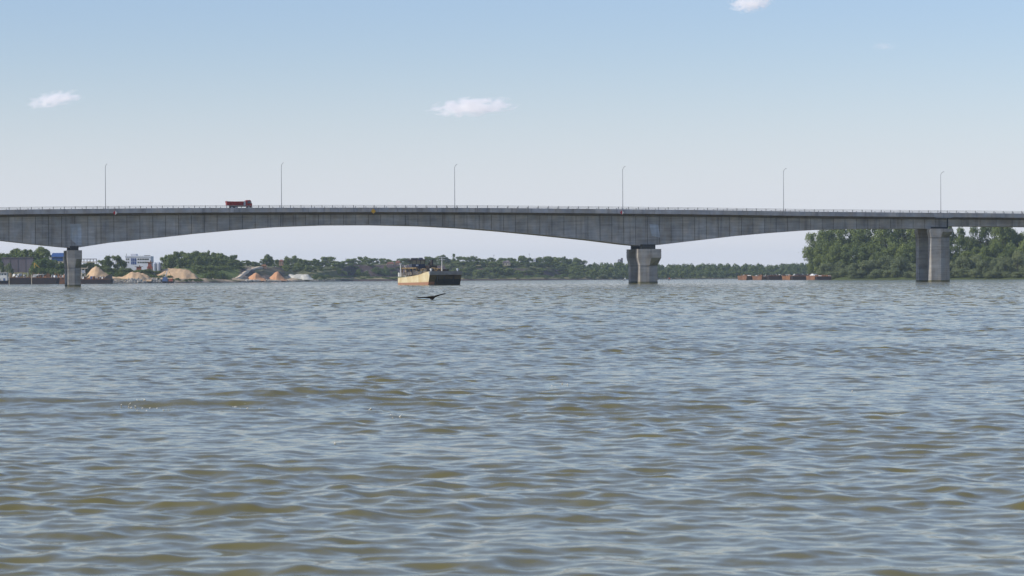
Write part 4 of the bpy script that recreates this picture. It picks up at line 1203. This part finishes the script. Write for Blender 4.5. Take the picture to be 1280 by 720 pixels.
def barge(px0, px1, ytop, Y, m, label, group, rz=0, B=9, seed=1, cargo=None, stuffn=24, hmax=1.5, cm=None):
    px = (px0 + px1) / 2
    g = random.Random(seed)
    r = empty('barge', (xat(px, Y), Y, 0), rz, label=label, cat='barge', group=group)
    L_ = (px1 - px0) * Y / F / max(.2, math.cos(rz)) if abs(rz) < 1.1 else 30
    if abs(rz) < 1.1: L_ = max(6, ((px1 - px0) * Y / F - B * abs(math.sin(rz))) / math.cos(rz))
    H = zat(px, ytop, Y)
    mb = MB(); hull_block(mb, L_, B, -.8, H, .05); mb.build('hull', m, r)
    mb = MB()
    for y0, y1 in ((-B / 2 - .06, -B / 2 + .06), (B / 2 - .06, B / 2 + .06)):
        mb.bb(-L_ / 2, L_ / 2, y0, y1, H - .02, H + .22)
    mb.build('gunwale', M_rust, r)
    if cargo:
        nx, ny = 16, 6; V = []
        for i in range(nx + 1):
            for j in range(ny + 1):
                x = -L_ * .44 + L_ * .88 * i / nx; y = -B * .42 + B * .84 * j / ny
                e = min(1, 4 * min(i / nx, 1 - i / nx)) * min(1, 3 * min(j / ny, 1 - j / ny))
                V.append((x, y, H + .05 + e * hmax * (.6 + .6 * noise.noise(Vector((x * .4, y * .4, seed))))))
        idx = np.arange((nx + 1) * (ny + 1)).reshape(nx + 1, ny + 1)
        f = np.stack([idx[:-1, :-1], idx[1:, :-1], idx[1:, 1:], idx[:-1, 1:]], -1).reshape(-1, 4)
        link('cargo', nmesh('cargo', np.array(V), f), cargo, r)
    if stuffn:
        mb = MB(); clutter(mb, L_, B, H, stuffn, g, hmax); mb.build('deck_gear', cm or M_rust, r, kind='stuff')
        mb = MB(); clutter(mb, L_, B, H, max(3, stuffn // 3), g, hmax * .8); mb.build('deck_fittings', M_white, r, kind='stuff')
    return r, L_, H
GB = 'barges moored along the left bank'
barge(12, 40, 347.4, 1300, M_dkhull, 'dark moored barge between the white tug and the second pole at far left', GB, 0, 9, 3, stuffn=34, hmax=2.8, cm=M_ochre)
r, L_, H = barge(40.5, 73, 347.4, 1300, M_dkhull, 'dark moored barge with flat cabin roof left of the left pier', GB, 0, 9, 4, stuffn=30, hmax=2.2)
mb = MB(); a = xat(44, 1300) - r.location.x; b = xat(56, 1300) - r.location.x
mb.bb(a, b, -3.4, 2, H + 1.5, H + 1.75); mb.build('cabin_roof', M_white, r)
for x in (a + .2, (a + b) / 2, b - .2):
    mb = MB(); mb.bb(x - .12, x + .12, -3.3, -3.1, H, H + 1.5); mb.build('roof_post', M_white, r)
mb = MB(); mb.bb(a + 1.2, b - 1.5, -2.6, 1.6, H, H + 1.5); mb.build('cabin', M_navy, r)
barge(72, 82, 347.8, 1310, M_rust, 'small rusty moored barge partly behind the left pier', GB, 0, 7, 5, stuffn=20, hmax=2.4)
r, L_, H = barge(102.5, 140.5, 349.2, 1310, M_dkhull, 'dark low moored barge right of the left pier in front of the tall sand heap', GB, 0, 9, 6, stuffn=30, hmax=1.7)
mb = MB(); a = xat(131, 1310) - r.location.x; b = xat(140, 1310) - r.location.x
mb.loft([[(a, -3, H), (b, -3, H), (b - .3, -3, H + 2.4), (a + 1.2, -3, H + 1.6)], [(a, 2, H), (b, 2, H), (b - .3, 2, H + 2.4), (a + 1.2, 2, H + 1.6)]]); mb.build('winch_house', M_dark, r)
mb = MB(); a = xat(114, 1310) - r.location.x; mb.bb(a, a + 1.9, -3, 0, H, H + 1.5); mb.build('blue_cabin', M_tblue, r)
# bucket dredger tower right beside the pier
Yd = 1312
r = empty('dredger_tower', (xat(104.5, Yd), Yd, 0), 0, label='pale lattice dredger tower close behind the right side of the left pier', cat='dredger')
mb = MB(); mb.bb(-1.8, 1.8, -2, 2, -.3, 1.0); mb.build('pontoon', M_rust, r)
for sx in (-1, 1):
    for sy in (-1, 1):
        mb = MB(); mb.tube((sx * 1.1, sy * 1.1, 1), (sx * .7, sy * .7, 7.2), .16); mb.build('leg', M_cream, r)
for z in (2.5, 4, 5.5):
    mb = MB(); mb.tube((-1.1, -1.05, z - 1.3), (1.0, -1.0, z), .08); mb.tube((1.1, -1.05, z - 1.3), (-1.0, -1.0, z), .08); mb.build('brace', M_white, r)
mb = MB(); mb.bb(-1.5, 1.7, -1, 1, 7.2, 7.6); mb.tube((1.6, 0, 7.6), (2.2, 0, 8.2), .12); mb.build('platform', M_cream, r)
mb = MB(); mb.bb(-1, .8, -.9, .9, 5.3, 6.5); mb.build('machinery', M_silo, r)
# mooring poles
for px, l in ((11.6, 'pale mooring pole between the white tug and the first barge'), (39.6, 'pale mooring pole between the two long dark barges')):
    mb = MB(); Y = 1286; mb.tube((0, 0, -1), (0, 0, zat(px, 341 if px < 20 else 343, Y)), .2, .17); o = mb.build('mooring_pole', M_cream, label=l, cat='pole', group='mooring poles'); o.location = (xat(px, Y), Y, 0)
# white tug at the left edge
Y = 1290
r = empty('tugboat', (xat(3, Y), Y, 0), 0, label='white and blue tugboat cut by the left edge of the photo', cat='boat')
mb = MB(); mb.loft([[(-5.5, -2, 1.6), (-5, -1.6, -.5), (2.4, -1.6, -.5), (3.6, -1.2, 1.9)], [(-5.5, 2, 1.6), (-5, 1.6, -.5), (2.4, 1.6, -.5), (3.6, 1.2, 1.9)]]); mb.build('hull', M_dkhull, r)
mb = MB(); mb.bb(-4.5, 2.6, -1.9, 1.7, 1.7, 3.4); mb.build('deckhouse', M_white, r)
for x in (-3.2, -1.2, 1.2):
    mb = MB(); mb.box((x, -1.95, 2.3), (.9, .12, 1.1), top=(.7, 1)); mb.build('doorway', M_tblue, r)
mb = MB(); mb.bb(-1.6, 2.3, -1.5, 1.3, 3.4, 5.3); wh = mb.build('wheelhouse', M_white, r)
for x in (-1.0, .3, 1.6):
    mb = MB(); mb.box((x, -1.53, 4.7), (.8, .08, .7)); mb.build('window', M_glass, wh)
mb = MB(); mb.bb(-1.9, 2.6, -1.8, 1.6, 5.3, 5.5); mb.tube((-1, 0, 5.5), (-1, 0, 7), .08); mb.build('roof', M_white, wh)
# yellow excavator arm behind
Y = 1395
r = empty('excavator', (xat(46, Y), Y, ground(46, Y)), 0, label='yellow excavator on the bank behind the barge left of the left pier', cat='excavator')
mb = MB(); mb.bb(-1.6, 1.6, -1.3, 1.3, 0, .9); mb.build('tracks', M_dark, r)
mb = MB(); mb.bb(-1.4, 1.3, -1.1, 1.1, 1.0, 2.3); mb.build('body', M_yel, r)
mb = MB(); mb.bb(.1, 1.2, -1.0, 0, 2.3, 3.5); mb.build('cab', M_glass, r)
mb = MB(); mb.tube((-.8, .3, 2.2), (-1.2, .3, 7.2), .32, .24, 6); mb.build('boom', M_yel, r)
mb = MB(); mb.tube((-1.2, .3, 7.2), (1.6, .3, 4.4), .22, .16, 6); mb.build('stick', M_yel, r)
mb = MB(); mb.box((1.7, .3, 3.9), (.9, .9, .8), top=(.6, 1)); mb.build('bucket', M_dark, r)
# blue work boat with derrick
Y = 1425
r = empty('work_boat', (xat(206, Y), Y, 0), 0, label='low dark work boat with blue cabin and leaning derrick by the shore', cat='boat')
mb = MB(); mb.loft([[(-5.6, -1.6, 1.1), (-4.4, -1.4, -.4), (4.2, -1.4, -.4), (4.8, -1.6, .9)], [(-5.6, 1.6, 1.1), (-4.4, 1.4, -.4), (4.2, 1.4, -.4), (4.8, 1.6, .9)]]); mb.build('hull', M_dkhull, r)
mb = MB(); mb.box((.2, 0, 2.0), (3.0, 2.2, 2.2), top=(.7, .8)); mb.build('cabin', M_tblue, r)
mb = MB(); mb.box((3.2, 0, 1.6), (2.0, 2, 1.3)); mb.build('winch', M_redst, r)
mb = MB(); mb.tube((.0, 0, 2.8), (1.6, 0, 7.0), .28, .14, 6); mb.build('derrick', M_silo, r)
mb = MB(); mb.tube((1.6, 0, 7.0), (4.6, 0, 1.5), .06); mb.tube((1.6, 0, 7.0), (-4.4, 0, 1.1), .05); mb.build('stay', M_dark, r)
# rusty barges at right
GR = 'rusty barges moored off the right bank'
barge(922.5, 941.5, 345.2, 1540, M_orust, 'low orange rusty barge at the left end of the moored row', GR, math.radians(-38), 7, 11, stuffn=14, hmax=1.0)
barge(941, 960, 345.6, 1515, M_orust, 'orange brown barge second from the left in the moored row', GR, math.radians(-36), 7, 12, stuffn=18, hmax=1.1)
barge(959.5, 983, 345, 1490, M_dkhull, 'low dark barge with cluttered deck between orange and high loaded barges', GR, 0, 8, 13, stuffn=30, hmax=1.1, cm=M_dark)
barge(982.5, 991, 345.4, 1460, M_rust, 'short orange barge end just left of the high loaded dark barge', GR, math.radians(-50), 5, 14, stuffn=10, hmax=1.2)
barge(989.5, 1014, 345.2, 1430, M_dkhull, 'dark barge piled high with black cargo', GR, 0, 8, 15, cargo=M_dark, stuffn=16, hmax=1.7, cm=M_dark)
r, L_, H = barge(1013, 1021.5, 345.2, 1412, M_orust, 'orange rusty barge end with white cover beside the rightmost barge', GR, math.radians(-48), 5, 16, stuffn=8, hmax=1.0)
mb = MB(); mb.box((0, 0, H + .75), (2.8, 3.4, .9), top=(.45, .6)); mb.build('white_cover', M_white, r)
barge(1019.5, 1038.5, 345.6, 1396, M_dkhull, 'rightmost dark barge with rust spotted rim against the willows', GR, 0, 8, 17, stuffn=18, hmax=.9)
# little white boats beyond the middle pier
for px, l, wpx in ((781.5, 'small white motorboat just left of the middle pier', 5), (837, 'tiny reddish white boat right of the middle pier', 5.5)):
    Y = 1500; W = wpx * Y / F
    r = empty('motorboat', (xat(px, Y), Y, 0), 0, label=l, cat='boat')
    mb = MB(); mb.loft([[(-W / 2, -.8, .8), (-W / 2 + .2, -.6, -.3), (W / 2 - .6, -.4, -.3), (W / 2, -.1, 1.0)], [(-W / 2, .8, .8), (-W / 2 + .2, .6, -.3), (W / 2 - .6, .4, -.3), (W / 2, .1, 1.0)]]); mb.build('hull', M_white, r)
    mb = MB(); mb.box((-.1, 0, 1.1), (W * .4, 1.1, .8), top=(.7, .8)); mb.build('cabin', M_white if px < 800 else M_redst, r)

# ---------------------------------------------------------------- pusher barge in mid river
def pusher():
    Yp = 742.0; al = math.radians(14.0)
    B = 8.8; Lh = 40.0
    # local frame: +x forward (towards the viewer, slightly right), +y to the ship's left (viewer's right)
    head = Vector((math.sin(al), -math.cos(al)))
    ctr = Vector((xat(555.0, Yp), Yp))
    rz = math.atan2(head.y, head.x)
    r = empty('pusher_barge', (ctr.x, ctr.y, 0), rz, label='yellow hulled dredging barge with dark square bow and wheelhouse in mid river', cat='barge')
    b = B / 2
    # origin = middle of bow at the waterline
    def hullring(x, zt_, zb_, yb=b, ytop=b):
        return [(x, -ytop, zt_), (x, -yb, zb_), (x, yb, zb_), (x, ytop, zt_)]
    k = 1.0
    mb = MB()
    rings = []
    for x, zt_, zb_ in ((-Lh, 2.0, .58), (-Lh + 10, 2.15, .62), (-20, 2.45, .68), (-10, 2.9, .74), (-4, 3.4, .80), (0, 3.6, .84)):
        rings.append(hullring(x, zt_, zb_))
    rings.append([(2.6, -b, 3.66), (.75, -b, .95), (.75, b, .95), (2.6, b, 3.66)])
    mb.loft(rings); hull = mb.build('hull', M_hull, r)
    # red boot topping below
    mb = MB(); rings = []
    for x, zt_ in ((-Lh, .56), (-20, .66), (-4, .78), (0, .82)):
        rings.append([(x, -b + .01, zt_), (x, -b + .01, -.8), (x, b - .01, -.8), (x, b - .01, zt_)])
    rings.append([(.72, -b + .01, .92), (-.4, -b + .01, -.8), (-.4, b - .01, -.8), (.72, b - .01, .92)])
    mb.loft(rings); mb.build('boot_topping', M_antif, hull)
    # bow: grey lip on top, brown raking plate coloured dark as a shaded underside
    mb = MB(); mb.add([(2.62, -b - .05, 2.75), (2.62, b + .05, 2.75), (2.85, b + .05, 3.72), (2.85, -b - .05, 3.72), (1.0, -b - .05, 3.66), (1.0, b + .05, 3.66), (1.9, -b - .05, 2.75), (1.9, b + .05, 2.75)],
                      [(0, 1, 2, 3), (3, 2, 5, 4), (0, 3, 4, 6), (1, 7, 5, 2), (0, 6, 7, 1), (6, 4, 5, 7)]); mb.build('bow_lip', M_hullgrey, r)
    mb = MB(); mb.loft([[(2.08, -b + .02, 2.72), (.80, -b + .02, .9), (.6, -b + .02, .9), (1.85, -b + .02, 2.72)], [(2.08, b - .02, 2.72), (.80, b - .02, .9), (.6, b - .02, .9), (1.85, b - .02, 2.72)]]); mb.build('bow_plate', M_bow, r)
    mb = MB()
    for y in (-b * .5, -b * .05, b * .5):
        mb.box((1.6, y, 1.85), (.35, .3, 1.9), 0)
    mb.build('fender', M_rubber, r)
    # black block painting in the shade of the recess between the twin bows
    mb = MB(); mb.loft([[(1.5, -b * .62, 1.55), (.78, -b * .62, .2), (-.2, -b * .62, -.3), (.9, -b * .62, 1.55)], [(1.5, b * .95, 1.6), (.78, b * .95, .2), (-.2, b * .95, -.3), (.9, b * .95, 1.6)]]); mb.build('recess_shade', M_rubber, r)
    # deck gear
    mb = MB(); g = random.Random(4)
    for i in range(46):
        x = g.uniform(-36, -9); y = g.uniform(-b * .9, b * .3); z0 = np.interp(x, [-40, -10, 0], [2.4, 3.0, 3.6])
        h = g.uniform(.4, 1.7); mb.tube((x, y, z0), (x + g.uniform(-1, 1), y, z0 + h), .1)
        if i % 2: mb.tube((x, y, z0 + h), (x + g.uniform(2, 5), y + g.uniform(-.4, .4), z0 + h * g.uniform(.6, 1)), .11)
    mb.build('deck_railing', M_ochre, r, kind='stuff')
    mb = MB(); clutter(mb, 28, B * .8, 2.8, 90, g, 1.9)
    o = mb.build('deck_gear', M_dark, r, kind='stuff'); o.location = (-22, -.9, 0)
    # dredge ladder gantry: ochre box beams
    for (x0, x1, y, z) in ((-38, -18, -3.6, 4.5), (-34, -14, -2.4, 3.9)):
        mb = MB(); mb.bb(x0, x1, y - .18, y + .18, z, z + .35)
        for q in np.linspace(x0 + .4, x1 - .4, 5): mb.bb(q - .12, q + .12, y - .12, y + .12, 2.4, z)
        mb.build('gantry', M_ochre, r)
    # stern posts
    for x, y, h in ((-38, -4.0, 5.9), (-36, -3.0, 5.3), (-37.5, 1.0, 5.0)):
        mb = MB(); mb.tube((x, y, 2.3), (x, y, h), .16, .14); mb.box((x, y, h), (.5, .5, .35)); mb.build('stern_post', M_white, r)
    mb = MB(); mb.box((-39, -3.3, 2.9), (1.6, 2.2, 1.1)); mb.build('stern_locker', M_white, r)
    # wheelhouse
    xw = -31; yo = -1.7
    mb = MB(); mb.bb(xw - 4, xw + 3, -3.2, 2.4, 2.6, 4.9); mb.build('deckhouse', M_navy, r)
    mb = MB(); mb.box((xw, .9 + yo, 5.35), (4.0, 3.7, .9)); wh = mb.build('wheelhouse', M_navy, r)
    for dx in (-1.9, 0, 1.9):
        for dy in (-.95 + .0, 2.75):
            mb = MB(); mb.box((xw + dx, dy + yo, 6.3), (.22, .16, 1.05)); mb.build('window_post', M_dark, wh)
    for dy in (.3, 1.5):
        mb = MB(); mb.box((xw + 1.92, dy + yo, 6.3), (.14, .16, 1.05)); mb.build('window_post', M_dark, wh)
    for dy0, dy1 in ((-.85, .22), (.38, 1.42), (1.58, 2.67)):
        mb = MB(); mb.bb(xw + 1.86, xw + 1.9, dy0 + yo, dy1 + yo, 5.82, 6.82); mb.build('pane', M_wglass, wh)
    mb = MB(); mb.box((xw, .9 + yo, 6.98), (4.9, 4.6, .28), top=(.9, .9)); mb.build('roof', M_dark, wh)
    mb = MB(); mb.box((xw + 1, -.1 + yo, 7.3), (1.2, 1.7, .4)); mb.build('roof_box', M_navy, wh)
    mb = MB(); mb.box((xw + 1, 1.8 + yo, 7.35), (1.3, 1.3, .5), top=(.6, .6)); mb.build('roof_box', M_navy, wh)
    mb = MB(); mb.box((xw + 2.02, .55 + yo, 5.45), (.06, .7, .4)); mb.build('name_board', M_white, wh)
    # funnels and engine casing to the viewer's right of the wheelhouse
    mb = MB(); mb.bb(-32, -24, 1.2, 3.4, 2.9, 5.4); mb.build('engine_casing', M_dark, r)
    for x, h in ((-26, 6.9), (-29, 6.3)):
        mb = MB(); mb.tube((x, 2.4, 5.3), (x, 2.4, h), .42, .36, 10); mb.build('funnel', M_dark, r)
    mb = MB(); mb.bb(-16, -12, .5, 4.0, 3.1, 4.3); mb.build('winch', M_dark, r)
    # mast on the foredeck
    ym = -.1
    mb = MB(); mb.tube((-2, ym, 3.5), (-2, ym, 7.6), .13, .09); mb.build('mast', M_white, r)
    mb = MB(); mb.bb(-2.06, -1.94, ym - .95, ym + 1.0, 7.35, 7.55); mb.bb(-2.06, -1.94, ym - .8, ym + .85, 6.75, 6.9); mb.build('radar_bar', M_white, r)
    mb = MB(); mb.tube((-2.6, ym + .5, 3.5), (-2, ym, 5.2), .06); mb.tube((-2.6, ym - .5, 3.5), (-2, ym, 5.2), .06); mb.build('mast_stay', M_ochre, r)
    for y in (-b + .7, b - .8):
        mb = MB(); mb.tube((.8, y, 3.6), (.8, y, 4.25), .24, .2, 10); mb.tube((.8, y, 4.1), (.8, y, 4.45), .36, .3, 10); mb.build('bollard', M_white if y < 0 else M_silo, r)
    mb = MB()
    for q in np.linspace(-Lh + 1, -3, 22):
        z0 = float(np.interp(q, [-40, -10, 0], [2.35, 3.0, 3.6])); mb.tube((q, -b + .1, z0), (q, -b + .1, z0 + .9), .035, n=5)
    mb.build('side_rail_posts', M_white, r, kind='stuff')
M_wglass = mat('tan_reflecting_glass', (.30, .26, .14), .15, spec=.6)
pusher()

# ---------------------------------------------------------------- bird over the water
def bird():
    Yb = 128.0
    k = Yb / F
    c = P(540, 371.8, Yb)
    mb = MB()
    def ring(x, y, z, ch, th, tilt=0):
        out = []
        for i in range(8):
            t = 2 * math.pi * i / 8
            out.append((x, y + ch * math.cos(t) * .5, z + th * math.sin(t) * .5))
        return out
    # wings: sections across the span (x in metres to the right)
    secs = [(-19.6, -1.9 + 3.6, .02, .012), (-18.6, .5, .07, .02), (-16, -.1, .12, .022), (-11, .1, .17, .028), (-6, .0, .20, .034), (-2.5, -.1, .22, .05), (0, -.35, .24, .08), (2.5, .3, .22, .05), (6, 2.1, .20, .036), (10, 3.1, .17, .028), (14, 4.2, .12, .022), (16.4, 4.9, .06, .016), (17.4, 5.4, .02, .01)]
    mb.loft([ring(x * k, 0.02 * abs(x) * k * 3, z * k, ch, th) for x, z, ch, th in [(x, z, ch * 1.25, th * 1.9 + .008) for x, z, ch, th in secs]])
    # body, neck and head pointing to the viewer and down; tail behind
    def ringy(y, z, rx, rz_, x=0):
        return [(x + rx * math.cos(2 * math.pi * i / 8), y, z + rz_ * math.sin(2 * math.pi * i / 8)) for i in range(8)]
    mb2 = [(-.34, -.115, .006, .006, .05), (-.30, -.11, .014, .012, .045), (-.26, -.10, .03, .028, .03), (-.20, -.08, .032, .03, .02), (-.12, -.06, .06, .055, 0), (0, -.05, .095, .075, 0), (.14, -.045, .08, .055, 0), (.26, -.04, .05, .02, 0), (.40, -.035, .07, .012, 0)]
    mb.loft([ringy(y, z, rx, rz_, x) for y, z, rx, rz_, x in mb2])
    mb.loft([ringy(-.2, -.085, .02, .016, .04), [(x + .07, y, z) for x, y, z in ringy(-.2, -.095, .01, .008, .04)]])
    o = mb.build('bird', M_bird, label='black bird gliding low over the water with spread wings', cat='bird')
    o.location = c
    m = o.modifiers.new('remesh', 'REMESH'); m.mode = 'VOXEL'; m.voxel_size = .009; m.use_smooth_shade = True
bird()

# ---------------------------------------------------------------- clouds, far beyond the haze box
def cloud_mat(name, seed, dens):
    m = bpy.data.materials.new(name); m.use_nodes = True
    N = m.node_tree.nodes; L = m.node_tree.links
    N.remove(N['Principled BSDF'])
    v = N.new('ShaderNodeVolumePrincipled')
    v.inputs['Color'].default_value = (1.0, .985, .965, 1); v.inputs['Anisotropy'].default_value = .2
    tc = N.new('ShaderNodeTexCoord')
    ln = N.new('ShaderNodeVectorMath'); ln.operation = 'LENGTH'; L.new(tc.outputs['Object'], ln.inputs[0])
    no = N.new('ShaderNodeTexNoise'); no.inputs['Scale'].default_value = 2.3; no.inputs['Detail'].default_value = 6; no.noise_dimensions = '4D'
    no.inputs['W'].default_value = seed
    mp = N.new('ShaderNodeMapping'); mp.inputs['Scale'].default_value = (1.8, 1.2, 1.1)
    L.new(tc.outputs['Object'], mp.inputs[0]); L.new(mp.outputs[0], no.inputs['Vector'])
    # density = clamp(noise*a - length*b + c)
    a = N.new('ShaderNodeMath'); a.operation = 'MULTIPLY_ADD'; a.inputs[1].default_value = 2.6; a.inputs[2].default_value = -.85
    L.new(no.outputs[0], a.inputs[0])
    b = N.new('ShaderNodeMath'); b.operation = 'SUBTRACT'; L.new(a.outputs[0], b.inputs[0]); L.new(ln.outputs['Value'], b.inputs[1])
    c = N.new('ShaderNodeMath'); c.operation = 'ADD'; c.inputs[1].default_value = .35; L.new(b.outputs[0], c.inputs[0])
    d = N.new('ShaderNodeMath'); d.operation = 'MAXIMUM'; d.inputs[1].default_value = 0; L.new(c.outputs[0], d.inputs[0])
    e = N.new('ShaderNodeMath'); e.operation = 'MULTIPLY'; e.inputs[1].default_value = dens; L.new(d.outputs[0], e.inputs[0])
    L.new(e.outputs[0], v.inputs['Density'])
    L.new(v.outputs[0], N['Material Output'].inputs['Volume'])
    return m
def cloud(px, py, wpx, hpx, tilt, label, seed, dens):
    Y = 9500.0
    c = P(px, py, Y)
    bm = bmesh.new(); bmesh.ops.create_icosphere(bm, subdivisions=3, radius=1.0)
    me = bpy.data.meshes.new('cloud'); bm.to_mesh(bm and me); bm.free()
    o = link('cloud', me, cloud_mat('cloud_vapour', seed, dens), label=label, cat='cloud', group='small fair weather clouds')
    o.location = c; o.scale = (wpx / 2 * Y / F * 1.15, wpx * .35 * Y / F, hpx / 2 * Y / F * 1.3); o.rotation_euler = (0, -tilt, 0)
cloud(592, 133.5, 108, 20, .06, 'long thin white cloud above the middle of the main span', 3.1, .07)
cloud(70, 124, 70, 17, .16, 'small wispy white cloud at the left side of the sky', 7.7, .06)
cloud(940, 4, 58, 20, .1, 'small white cloud cut by the top edge of the photo', 11.3, .08)
cloud(1106, 58, 34, 10, 0, 'very faint wisp of cloud right of the top one', 5.2, .015)

# ---------------------------------------------------------------- haze
mb = MB(); mb.bb(-2900, 2900, -500, 6500, -3.2, 60)
hm = bpy.data.materials.new('pale_haze'); hm.use_nodes = True
N = hm.node_tree.nodes; N.remove(N['Principled BSDF'])
v = N.new('ShaderNodeVolumePrincipled'); v.inputs['Color'].default_value = (.68, .84, 1.0, 1)
v.inputs['Density'].default_value = HAZE_DENSITY; v.inputs['Anisotropy'].default_value = .1
hm.node_tree.links.new(v.outputs[0], N['Material Output'].inputs['Volume'])
mb.build('haze', hm, kind='stuff')
